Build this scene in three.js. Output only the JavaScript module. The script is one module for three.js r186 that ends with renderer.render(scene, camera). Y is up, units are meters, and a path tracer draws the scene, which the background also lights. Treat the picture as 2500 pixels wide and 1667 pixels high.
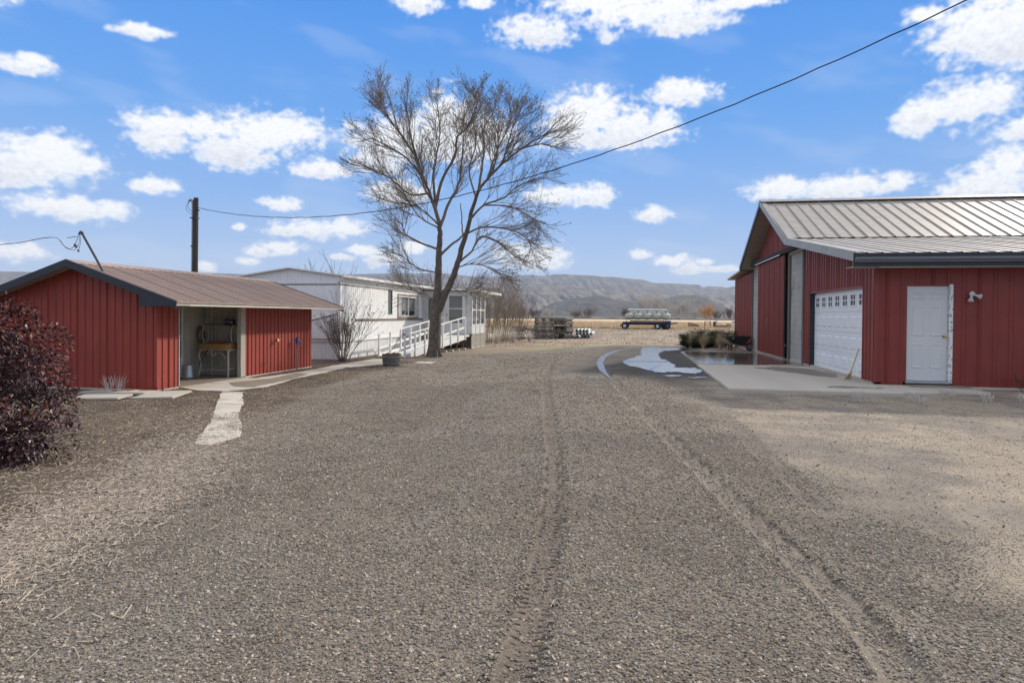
import * as THREE from 'three';

// ---------- noise and chance (used by the sky and every texture) ----------
const rng = (s) => () => { s |= 0; s = s + 0x6D2B79F5 | 0; let t = Math.imul(s ^ s >>> 15, 1 | s); t = t + Math.imul(t ^ t >>> 7, 61 | t) ^ t; return ((t ^ t >>> 14) >>> 0) / 4294967296; };
const GX = new Float32Array(256), GY = new Float32Array(256), PM = new Uint8Array(512);
{ const r = rng(77); for (let i = 0; i < 256; i++) { const a = r() * Math.PI * 2; GX[i] = Math.cos(a); GY[i] = Math.sin(a); PM[i] = i; }
  for (let i = 255; i > 0; i--) { const j = Math.floor(r() * (i + 1)), t = PM[i]; PM[i] = PM[j]; PM[j] = t; } for (let i = 0; i < 256; i++) PM[i + 256] = PM[i]; }
function noise(x, y, per = 256) {   // gradient noise, about -0.7..0.7, repeats every per cells
  const fx = Math.floor(x), fy = Math.floor(y), u = x - fx, v = y - fy;
  const m = (a) => ((a % per) + per) % per & 255;
  const x0 = m(fx), x1 = m(fx + 1), y0 = m(fy), y1 = m(fy + 1);
  const a = PM[PM[x0] + y0], b = PM[PM[x1] + y0], c = PM[PM[x0] + y1], d = PM[PM[x1] + y1];
  const su = u * u * u * (u * (u * 6 - 15) + 10), sv = v * v * v * (v * (v * 6 - 15) + 10);
  const n0 = GX[a] * u + GY[a] * v, n1 = GX[b] * (u - 1) + GY[b] * v, n2 = GX[c] * u + GY[c] * (v - 1), n3 = GX[d] * (u - 1) + GY[d] * (v - 1);
  return (n0 + (n1 - n0) * su) * (1 - sv) + (n2 + (n3 - n2) * su) * sv;
}
function fbm(x, y, oct = 4, per = 256) { let s = 0, a = 1; for (let i = 0; i < oct; i++) { s += a * noise(x, y, per); x = x * 2 + 17.3 * (per > 200); y = y * 2 + 9.1 * (per > 200); a *= 0.5; per *= 2; } return s; }
const clamp = (x, a = 0, b = 1) => Math.min(b, Math.max(a, x)), lerp = (a, b, t) => a + (b - a) * t;
const S = (a, b, x) => { const t = clamp((x - a) / (b - a)); return t * t * (3 - 2 * t); };
const mix3 = (a, b, t) => [lerp(a[0], b[0], t), lerp(a[1], b[1], t), lerp(a[2], b[2], t)];
const R = Math.PI / 180;

// ---------- camera ----------
const scene = new THREE.Scene();
const camera = new THREE.PerspectiveCamera(55.03, 2500 / 1667, 0.1, 30000);
camera.rotation.order = 'YXZ';
camera.position.set(0, 1.5, 0);
camera.rotation.set(-0.646 * R, 10.52 * R, 0.488 * R);
camera.setViewOffset(2500, 1667, 0, 44.9, 2500, 1667);
const renderer = new THREE.WebGLRenderer({ antialias: true });
renderer.toneMapping = THREE.LinearToneMapping;
renderer.toneMappingExposure = 1.0;
renderer.shadowMap.enabled = true;

// ---------- sky: clear air with fair-weather cumulus ----------
// each row one cloud, four numbers a puff: azimuth, elevation, half width, half height (degrees)
const CLOUDS = [
  [-46.34, 10.37, 3.38, 1.33, -45.58, 11.37, 1.95, 1.04, -43.36, 10.61, 1.09, 0.56, -47.56, 9.32, 1.98, 0.73],
  [-38.13, 14.1, 2.75, 0.94, -39.01, 12.88, 2.09, 0.79, -35.69, 14.41, 1.89, 0.8, -31.52, 14.22, 3.72, 1.32, -29.51, 14.75, 2.75, 1.16, -33.47, 12.7, 2.95, 1.16, -33.47, 11.87, 1.46, 0.73],
  [-47.3, 16.6, 1.5, 0.52, -46.5, 17.1, 1.2, 0.4],
  [-40.6, 20.2, 1.3, 0.36, -39.8, 20.55, 1.5, 0.32],
  [-44.55, 7.4, 3.25, 0.77, -42.13, 7.47, 1.11, 0.63],
  [-39.15, 9.51, 1.63, 0.55],
  [-19.9, 14.4, 4.48, 1.73, -16.19, 16.47, 2.26, 1.71, -17.3, 14.51, 5.66, 1.74, -13.54, 15.32, 3.03, 1.4, -22.1, 12.88, 2.21, 1.05],
  [-4.1, 17.06, 3.34, 1.53, -5.22, 16.04, 2.62, 1.38, -0.38, 15.56, 2.92, 1.37, 2.17, 15.79, 1.44, 1.02, -2.22, 14.93, 5.12, 0.87],
  [3.76, 18.22, 2.81, 0.92],
  [-8.69, 23.25, 3.02, 1.11, 1.34, 24.44, 6.35, 1.21, -2.33, 25.27, 5.47, 0.61, 4.22, 23.29, 3.14, 0.76, 8.36, 24.27, 3, 0.45, -2.49, 22.79, 0.74, 0.47],
  [-18.87, 25.05, 1.86, 0.67, -13.63, 25.35, 1.32, 0.37],
  [24.96, 19.67, 3.13, 2.02, 26.42, 20.15, 2.12, 1.58, 26.69, 18.21, 2.11, 1.35, 21.54, 21.35, 1.34, 0.5],
  [23.5, 15.01, 3.01, 1.31, 25.76, 15.48, 1.45, 0.99, 21.1, 14.47, 1.49, 1.06],
  [25.36, 9.28, 2.41, 1.25, 26.56, 10.76, 1.42, 1.02, 23.58, 9.16, 1.28, 0.61],
  [11.86, 10.26, 2.55, 0.77, 16.56, 10.09, 4.05, 0.75, 19.77, 10.14, 1.12, 0.63],
  [-7.05, 10.34, 2.27, 0.66, -4.03, 10.32, 2.23, 0.8],
  [1.53, 8.65, 1.34, 0.55],
  [0.47, 5.3, 0.91, 0.33],
  [3.3, 4.72, 1.43, 0.44, 5.86, 4.69, 0.69, 0.25, 4.81, 3.97, 1.4, 0.37, 7.08, 4.02, 1.37, 0.29],
  [-47.44, 4.11, 1.36, 0.6],
  [-28.11, 6.88, 2.81, 0.71, -24.95, 7.2, 1.8, 0.65],
  [-29.81, 5.38, 1.71, 0.46, -31.81, 4.94, 0.99, 0.39],
  [-32.47, 4.22, 0.82, 0.28],
  [-35.66, 3.57, 0.69, 0.38],
  [-29.82, 8.91, 1.36, 0.52],
  [-26.74, 11.9, 2.3, 0.69],
  [-23.32, 5.43, 1.09, 0.37, -25.11, 4.76, 0.89, 0.29],
  [-21.68, 4.74, 1.47, 0.59, -19.1, 5.73, 1.12, 0.56],
  [-8.9, 5.13, 3.04, 0.94, -8.13, 4.57, 2.27, 0.68],
  [-20.24, 10.29, 2.6, 0.9],
  [-33.13, 6.9, 0.49, 0.21],
];
function makeSky() {
  const W = 4096, H = 2048, data = new Float32Array(W * H * 4), field = new Float32Array(W * H).fill(-2), low = new Float32Array(W * H), seen = new Uint8Array(W * H), wX = new Float32Array(W * H), wY = new Float32Array(W * H);
  const list = CLOUDS.map((c) => c.map((v, k) => k % 4 === 3 ? v * 1.14 : v));
  const r = rng(4242);
  for (let i = 0; i < 640; i++) {   // the same kind of clouds over the rest of the sky
    const el = 4 + 74 * Math.pow(r(), 1.25), az = -180 + 360 * r();
    if (az > -52 && az < 31 && el < 29) continue;
    const k = 0.5 + el / 22, c = [];
    for (let j = 0, n = 2 + Math.floor(r() * 4); j < n; j++) c.push(az + (r() - 0.5) * 7 * k / Math.cos(el * R), el + (r() - 0.5) * 1.6 * k, (1.2 + 2.6 * r()) * k / Math.cos(el * R), (0.4 + 0.8 * r()) * k);
    list.push(c);
  }
  for (const c of list) {
    let mid = 0, top = 0; for (let j = 0; j < c.length; j += 4) { mid += c[j + 1] * 4 / c.length; top = Math.max(top, c[j + 3]); }
    for (let j = 0; j < c.length; j += 4) {
      const [az, el, rx, ry] = c.slice(j, j + 4);
      const y0 = Math.floor(((el - ry * 2.6) / 180 + 0.5) * H), y1 = Math.ceil(((el + ry * 2.6) / 180 + 0.5) * H);
      const cx = (az - 90) / 360 + 0.5, x0 = Math.floor((cx - rx * 2.3 / 360) * W), x1 = Math.ceil((cx + rx * 2.3 / 360) * W);
      for (let y = Math.max(0, y0); y <= Math.min(H - 1, y1); y++) for (let x = x0; x <= x1; x++) {
        const xx = ((x % W) + W) % W, a = ((x + 0.5) / W - 0.5) * 360 + 90, e = ((y + 0.5) / H - 0.5) * 180;
        const i = y * W + xx; if (!seen[i]) { seen[i] = 1; wX[i] = fbm(a * 0.55, e * 0.9 + 40, 3); wY[i] = fbm(a * 0.55 + 90, e * 0.9, 3); } const wx = 0.34 * rx * wX[i], wy = 0.5 * ry * wY[i];
        const dx = (a + wx - az) / rx; let dy = (e + wy - el) / ry; if (dy < 0) dy *= 1.25;
        const v = 1 - Math.sqrt(dx * dx + dy * dy);
        if (v > field[i]) { field[i] = v; low[i] = clamp((mid - e) / (1.6 * top + 0.2), -1, 1); }
      }
    }
  }
  const stops = [[-90, .30, .27, .24], [-1, .42, .48, .55], [0, .62, .73, .90], [3, .50, .655, .905], [9, .285, .50, .90], [16, .15, .40, .89], [27, .068, .295, .85], [50, .045, .23, .72], [90, .035, .18, .60]];
  for (let y = 0; y < H; y++) {
    const e = ((y + 0.5) / H - 0.5) * 180; let k = 0; while (k < stops.length - 2 && e > stops[k + 1][0]) k++;
    const t = clamp((e - stops[k][0]) / (stops[k + 1][0] - stops[k][0])), base = mix3(stops[k].slice(1), stops[k + 1].slice(1), t);
    for (let x = 0; x < W; x++) {
      const i = y * W + x, a = ((x + 0.5) / W - 0.5) * 360 + 90; let c = base;
      if (e > 0) {
        const f = field[i];
        const ci = e < 60 ? 0.10 * S(0.12, 0.62, fbm(a * 0.10 + 5, e * 0.34 + a * 0.05, 4) + 0.1) : 0;   // thin high streaks
        if (ci > 0) c = mix3(c, [0.92, 0.95, 1.0], ci);
        if (f > -1.2) {
          const n = fbm(a * 1.1, e * 1.7, 5), n2 = fbm(a * 2.9 + 31, e * 3.9, 3);
          const d = S(-0.02, 0.92, f + 0.50 * n + 0.22 * n2 + 0.46);
          if (d > 0) {
            const sh = clamp(0.75 * S(-0.25, 0.9, low[i] + 0.5 * n) * S(0.2, 0.8, f + 0.35 * n + 0.25) + 0.22 * S(-0.05, 0.35, -n2) * d);
            c = mix3(c, mix3([1.06, 1.07, 1.09], [0.70, 0.74, 0.84], sh), d * 0.97);
          }
        }
      }
      data[i * 4] = c[0]; data[i * 4 + 1] = c[1]; data[i * 4 + 2] = c[2]; data[i * 4 + 3] = 1;
    }
  }
  const t = new THREE.DataTexture(data, W, H, THREE.RGBAFormat, THREE.FloatType);
  t.mapping = THREE.EquirectangularReflectionMapping; t.magFilter = THREE.LinearFilter; t.minFilter = THREE.LinearFilter; t.needsUpdate = true;
  return t;
}
const sky = makeSky();
scene.background = sky; scene.environment = sky;

// ---------- sun: low, from the right and beyond the barn ----------
const SUN = new THREE.Vector3(0.535, 0.505, -0.675).normalize();
const sun = new THREE.DirectionalLight(new THREE.Color().setRGB(1, 0.92, 0.80), 4.3);
sun.position.copy(SUN).multiplyScalar(120).add(new THREE.Vector3(-2, 0, -24)); sun.target.position.set(-2, 0, -24);
sun.castShadow = true; sun.shadow.radius = 6; sun.shadow.mapSize.set(4096, 4096); sun.shadow.bias = -0.0004;
Object.assign(sun.shadow.camera, { left: -45, right: 45, top: 45, bottom: -45, near: 1, far: 300 });
scene.add(sun, sun.target);

// ---------- haze over the far hills ----------
scene.fog = new THREE.FogExp2(new THREE.Color().setRGB(0.62, 0.72, 0.88), 0.00008);

// ---------- geometry builder: metres in, uv in metres ----------
const V = (x, y, z) => new THREE.Vector3(x, y, z);
class GB {
  constructor() { this.p = []; this.n = []; this.t = []; this.c = []; this.i = []; this.col = null; }
  vert(x, y, z, nx, ny, nz, u, v) { this.p.push(x, y, z); this.n.push(nx, ny, nz); this.t.push(u, v); if (this.col) this.c.push(...this.col); return this.p.length / 3 - 1; }
  poly(pts) {   // flat convex polygon
    const [a, b, c] = pts, ux = b[0] - a[0], uy = b[1] - a[1], uz = b[2] - a[2], l = pts[pts.length - 1], vx = l[0] - a[0], vy = l[1] - a[1], vz = l[2] - a[2];
    let nx = uy * vz - uz * vy, ny = uz * vx - ux * vz, nz = ux * vy - uy * vx; const q = Math.hypot(nx, ny, nz) || 1; nx /= q; ny /= q; nz /= q;
    const ax = Math.abs(nx), ay = Math.abs(ny), az = Math.abs(nz);
    const k = pts.map((p) => this.vert(...p, nx, ny, nz, ...(ay > ax && ay > az ? [p[0], p[2]] : ax > az ? [p[2], p[1]] : [p[0], p[1]])));
    for (let j = 1; j < k.length - 1; j++) this.i.push(k[0], k[j], k[j + 1]);
    return this;
  }
  quad(a, b, c, d) { return this.poly([a, b, c, d]); }
  hexa(q) {   // eight corners: bottom four round, top four round
    for (const f of [[3, 2, 1, 0], [4, 5, 6, 7], [0, 1, 5, 4], [1, 2, 6, 5], [2, 3, 7, 6], [3, 0, 4, 7]]) this.poly(f.map((k) => q[k]));
    return this;
  }
  box(x0, y0, z0, x1, y1, z1) { return this.hexa([[x0, y0, z1], [x1, y0, z1], [x1, y0, z0], [x0, y0, z0], [x0, y1, z1], [x1, y1, z1], [x1, y1, z0], [x0, y1, z0]]); }
  rbox(x0, y0, z0, x1, y1, z1, b = 0.006) {   // box with chamfered upright edges and top
    const o = [[x0 + b, z1], [x1 - b, z1], [x1, z1 - b], [x1, z0 + b], [x1 - b, z0], [x0 + b, z0], [x0, z0 + b], [x0, z1 - b]];
    const inn = o.map(([x, z]) => [clamp(x, x0 + b, x1 - b), clamp(z, z0 + b, z1 - b)]);
    for (let k = 0; k < 8; k++) { const m = (k + 1) % 8; this.quad([o[k][0], y0, o[k][1]], [o[m][0], y0, o[m][1]], [o[m][0], y1 - b, o[m][1]], [o[k][0], y1 - b, o[k][1]]);
      this.quad([o[k][0], y1 - b, o[k][1]], [o[m][0], y1 - b, o[m][1]], [inn[m][0], y1, inn[m][1]], [inn[k][0], y1, inn[k][1]]); }
    this.poly(o.map(([x, z]) => [clamp(x, x0 + b, x1 - b), y1, clamp(z, z0 + b, z1 - b)]).filter((p, k, a) => k === 0 || Math.hypot(p[0] - a[k - 1][0], p[2] - a[k - 1][2]) > 1e-6));
    this.poly(o.map(([x, z]) => [x, y0, z]).reverse());
    return this;
  }
  bar(a, b, w, h, up = [0, 1, 0]) {   // beam of section w x h from a to b
    const d = V(...b).sub(V(...a)).normalize(); let s = V(...up).cross(d); if (s.length() < 1e-3) s = V(1, 0, 0).cross(d); s.normalize(); const u = d.clone().cross(s).normalize();
    const q = []; for (const e of [a, b]) for (const [i, j] of [[-1, -1], [1, -1], [1, 1], [-1, 1]]) q.push([e[0] + s.x * i * w / 2 + u.x * j * h / 2, e[1] + s.y * i * w / 2 + u.y * j * h / 2, e[2] + s.z * i * w / 2 + u.z * j * h / 2]);
    return this.hexa(q);
  }
  tube(pts, rad, seg = 6, cap = true) {   // pts: arrays; rad: number or per point
    const n = pts.length, rr = (k) => Array.isArray(rad) ? rad[k] : rad; let s = null; const rings = []; let run = 0;
    for (let k = 0; k < n; k++) {
      const a = pts[Math.max(0, k - 1)], b = pts[Math.min(n - 1, k + 1)]; let dx = b[0] - a[0], dy = b[1] - a[1], dz = b[2] - a[2]; const q = Math.hypot(dx, dy, dz) || 1; dx /= q; dy /= q; dz /= q;
      if (!s) s = Math.abs(dy) < 0.9 ? [dz, 0, -dx] : [1, 0, 0];
      const dt = s[0] * dx + s[1] * dy + s[2] * dz; s = [s[0] - dt * dx, s[1] - dt * dy, s[2] - dt * dz]; const sl = Math.hypot(...s) || 1; s = s.map((v) => v / sl);
      const u = [dy * s[2] - dz * s[1], dz * s[0] - dx * s[2], dx * s[1] - dy * s[0]]; if (k) run += Math.hypot(pts[k][0] - pts[k - 1][0], pts[k][1] - pts[k - 1][1], pts[k][2] - pts[k - 1][2]);
      const ring = []; for (let j = 0; j <= seg; j++) { const A = j / seg * Math.PI * 2, c = Math.cos(A), t = Math.sin(A), nx = s[0] * c + u[0] * t, ny = s[1] * c + u[1] * t, nz = s[2] * c + u[2] * t; ring.push(this.vert(pts[k][0] + nx * rr(k), pts[k][1] + ny * rr(k), pts[k][2] + nz * rr(k), nx, ny, nz, j / seg * Math.PI * 2 * Math.max(rr(0), 0.02), run)); }
      rings.push(ring);
    }
    for (let k = 0; k < n - 1; k++) for (let j = 0; j < seg; j++) this.i.push(rings[k][j], rings[k][j + 1], rings[k + 1][j + 1], rings[k][j], rings[k + 1][j + 1], rings[k + 1][j]);
    if (cap) for (const k of [0, n - 1]) { const o = rings[k].slice(0, seg); for (let j = 1; j < seg - 1; j++) this.i.push(o[0], o[j], o[j + 1]); }
    return this;
  }
  lathe(prof, seg, cx, cy, cz, axis = 'y') {   // profile [[radius, along]...], either way round
    let turn = 0; for (let k = 0; k < prof.length - 1; k++) turn += (prof[k + 1][1] - prof[k][1]) * (prof[k][0] + prof[k + 1][0]); if (turn < 0) prof = prof.slice().reverse();
    const put = (r, h, A) => { const c = Math.cos(A) * r, s = Math.sin(A) * r; return axis === 'y' ? [cx + c, cy + h, cz + s] : axis === 'x' ? [cx + h, cy + c, cz + s] : [cx + c, cy + s, cz + h]; };
    for (let k = 0; k < prof.length - 1; k++) { const [r0, h0] = prof[k], [r1, h1] = prof[k + 1]; let nr = h1 - h0, nh = r0 - r1; const q = Math.hypot(nr, nh) || 1; nr /= q; nh /= q;
      const row = (r, h) => { const o = []; for (let j = 0; j <= seg; j++) { const A = j / seg * Math.PI * 2, p = put(r, h, A), c = Math.cos(A) * nr, s = Math.sin(A) * nr, nn = axis === 'y' ? [c, nh, s] : axis === 'x' ? [nh, c, s] : [c, s, nh]; o.push(this.vert(...p, ...nn, A * r, h)); } return o; };
      const a = row(r0, h0), b = row(r1, h1); for (let j = 0; j < seg; j++) { if (axis === 'y') this.i.push(a[j], b[j], b[j + 1], a[j], b[j + 1], a[j + 1]); else this.i.push(a[j], b[j + 1], b[j], a[j], a[j + 1], b[j + 1]); } }
    return this;
  }
  geo() {
    const g = new THREE.BufferGeometry(); g.setAttribute('position', new THREE.Float32BufferAttribute(this.p, 3)); g.setAttribute('normal', new THREE.Float32BufferAttribute(this.n, 3)); g.setAttribute('uv', new THREE.Float32BufferAttribute(this.t, 2));
    if (this.c.length) g.setAttribute('color', new THREE.Float32BufferAttribute(this.c, 3));
    g.setIndex(this.p.length / 3 > 65000 ? new THREE.Uint32BufferAttribute(this.i, 1) : new THREE.Uint16BufferAttribute(this.i, 1)); return g;
  }
}
// ribbed metal sheet: points o + u*a + v*b + n*rib; lower and upper edge as functions of a
function ribSheet(gb, o, u, v, n, a0, a1, lo, hi, sp, rh, rw) {
  const f = (t, a) => typeof t === 'function' ? t(a) : t, prof = [[a0, 0]];
  for (let c = Math.ceil((a0 - rw) / sp) * sp; c < a1 + rw; c += sp) for (const [d, h] of [[-rw, 0], [-rw * 0.55, rh], [rw * 0.55, rh], [rw, 0]]) if (c + d > a0 + 1e-4 && c + d < a1 - 1e-4) prof.push([c + d, h]);
  prof.push([a1, 0]);
  const at = (a, b, h) => [o[0] + u[0] * a + v[0] * b + n[0] * h, o[1] + u[1] * a + v[1] * b + n[1] * h, o[2] + u[2] * a + v[2] * b + n[2] * h];
  for (let k = 0; k < prof.length - 1; k++) { const [p, h] = prof[k], [q, g] = prof[k + 1]; if (f(hi, p) - f(lo, p) < 1e-3 && f(hi, q) - f(lo, q) < 1e-3) continue;
    gb.quad(at(p, f(lo, p), h), at(q, f(lo, q), g), at(q, f(hi, q), g), at(p, f(hi, p), h)); }
  return gb;
}
// ---------- objects ----------
const used = {};
const numbered = (n) => { used[n] = (used[n] ?? -1) + 1; return used[n] ? n + '_' + String(used[n]).padStart(3, '0') : n; };
function part(name, gb, m, parent) { const o = new THREE.Mesh(gb instanceof GB ? gb.geo() : gb, m); o.name = name; parent.add(o); return o; }
function tag(o, label, category, group) { o.userData.label = label; o.userData.category = category; if (group) o.userData.group = group; return o; }
function thing(name, label, category, [x, y, z] = [0, 0, 0], turn = 0, group) { const o = new THREE.Group(); o.name = numbered(name); o.position.set(x, y, z); o.rotation.y = turn; scene.add(o); return tag(o, label, category, group); }
function solid(name, gb, m, label, category, group) { const o = part(numbered(name), gb, m, scene); return tag(o, label, category, group); }
function struct(name, gb, m) { const o = part(numbered(name), gb, m, scene); o.userData.kind = 'structure'; return o; }

// ---------- textures ----------
const toS = (c) => { c = clamp(c); return Math.round(255 * (c <= 0.0031308 ? 12.92 * c : 1.055 * Math.pow(c, 1 / 2.4) - 0.055)); };
function colourTex(n, tile, fn) {   // fn(u, v in 0..1) -> linear rgb
  const d = new Uint8Array(n * n * 4); for (let y = 0; y < n; y++) for (let x = 0; x < n; x++) { const c = fn(x / n, y / n, x, y), i = (y * n + x) * 4; d[i] = toS(c[0]); d[i + 1] = toS(c[1]); d[i + 2] = toS(c[2]); d[i + 3] = 255; }
  const t = new THREE.DataTexture(d, n, n); t.colorSpace = THREE.SRGBColorSpace; return dress(t, tile);
}
function greyTex(n, tile, fn) { const d = new Uint8Array(n * n * 4); for (let y = 0; y < n; y++) for (let x = 0; x < n; x++) { const c = Math.round(255 * clamp(fn(x / n, y / n, x, y))), i = (y * n + x) * 4; d[i] = d[i + 1] = d[i + 2] = c; d[i + 3] = 255; } return dress(new THREE.DataTexture(d, n, n), tile); }
function dress(t, tile) { t.wrapS = t.wrapT = THREE.RepeatWrapping; t.repeat.set(1 / (tile[0] ?? tile), 1 / (tile[1] ?? tile)); t.magFilter = THREE.LinearFilter; t.minFilter = THREE.LinearMipmapLinearFilter; t.generateMipmaps = true; t.needsUpdate = true; return t; }
const rgb = (r, g, b) => new THREE.Color().setRGB(r, g, b);
const T = {};
{ const r = rng(9);
  // weathered paint: upright streaks, chalky blotches, small chips
  T.paint = colourTex(512, 2.3, (u, v) => { const s = fbm(u * 24, v * 1.5, 4, 24) * 0.13, b = fbm(u * 3, v * 3, 5, 3) * 0.16, k = noise(u * 90, v * 60, 90), c = k > 0.52 ? (k - 0.52) * 1.2 : 0; const g = 0.80 + s + b; return [g + c * 0.3, g + 0.02 * b + c, g + 0.03 * b + c]; });
  T.mottle = colourTex(512, 1.9, (u, v) => { const g = 0.78 + 0.16 * fbm(u * 5, v * 5, 5, 5) + 0.10 * noise(u * 120, v * 120, 120); return [g, g * (1 + 0.03 * noise(u * 4, v * 4, 4)), g]; });
  T.concrete = colourTex(1024, 3.7, (u, v) => { const b = fbm(u * 3, v * 3, 6, 3), f = noise(u * 250, v * 250, 250), st = S(0.15, 0.5, fbm(u * 4 + 2, v * 5, 4, 4)); const g = 0.76 + 0.17 * b + 0.09 * f - 0.2 * st; return [g, g * (0.985 - 0.02 * st), g * (0.96 - 0.06 * st)]; });
  T.siding = colourTex(512, 2.6, (u, v) => { const s = Math.max(0, fbm(u * 30, v * 1.2, 4, 30)), b = fbm(u * 3, v * 4, 5, 3); const g = 0.94 - 0.18 * s + 0.05 * b; return [g, g * 0.995 - 0.012 * s, g * 0.985 - 0.03 * s]; });
  T.wood = colourTex(512, [0.5, 2.4], (u, v) => { const w = fbm(u * 14 + 0.4 * noise(u * 2, v * 3, 2), v * 1, 5, 14), g = 0.72 + 0.30 * w; return [g, g * 0.98, g * 0.95]; });
  T.bark = colourTex(512, [0.8, 1.6], (u, v) => { const w = Math.abs(fbm(u * 9, v * 5, 4, 9)), m = S(0.1, 0.5, fbm(u * 4, v * 6, 4, 4)); const g = 0.42 + 1.1 * w; return [g, g * (0.96 + 0.05 * m), g * (0.92 - 0.02 * m)]; });
  T.barkBump = greyTex(512, [0.8, 1.6], (u, v) => 0.2 + 1.5 * Math.abs(fbm(u * 9, v * 5, 4, 9)));
  T.peel = colourTex(512, [0.5, 2.4], (u, v) => { const p = S(0.16, 0.34, fbm(u * 10, v * 22, 5, 10) + 0.25 * noise(u * 2, v * 6, 2)), w = fbm(u * 14, v * 1, 5, 14); const g = 0.40 + 0.12 * w; return mix3([0.95, 0.95, 0.94], [g, g * 0.96, g * 0.9], p); });
  T.fine = greyTex(512, 0.9, (u, v) => 0.5 + 0.5 * fbm(u * 40, v * 40, 4, 40));
}
const mat = (c, o = {}) => new THREE.MeshStandardMaterial({ color: Array.isArray(c) ? rgb(...c) : c, roughness: 0.85, ...o });
const phys = (c, o = {}) => new THREE.MeshPhysicalMaterial({ color: rgb(...c), ...o });
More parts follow.
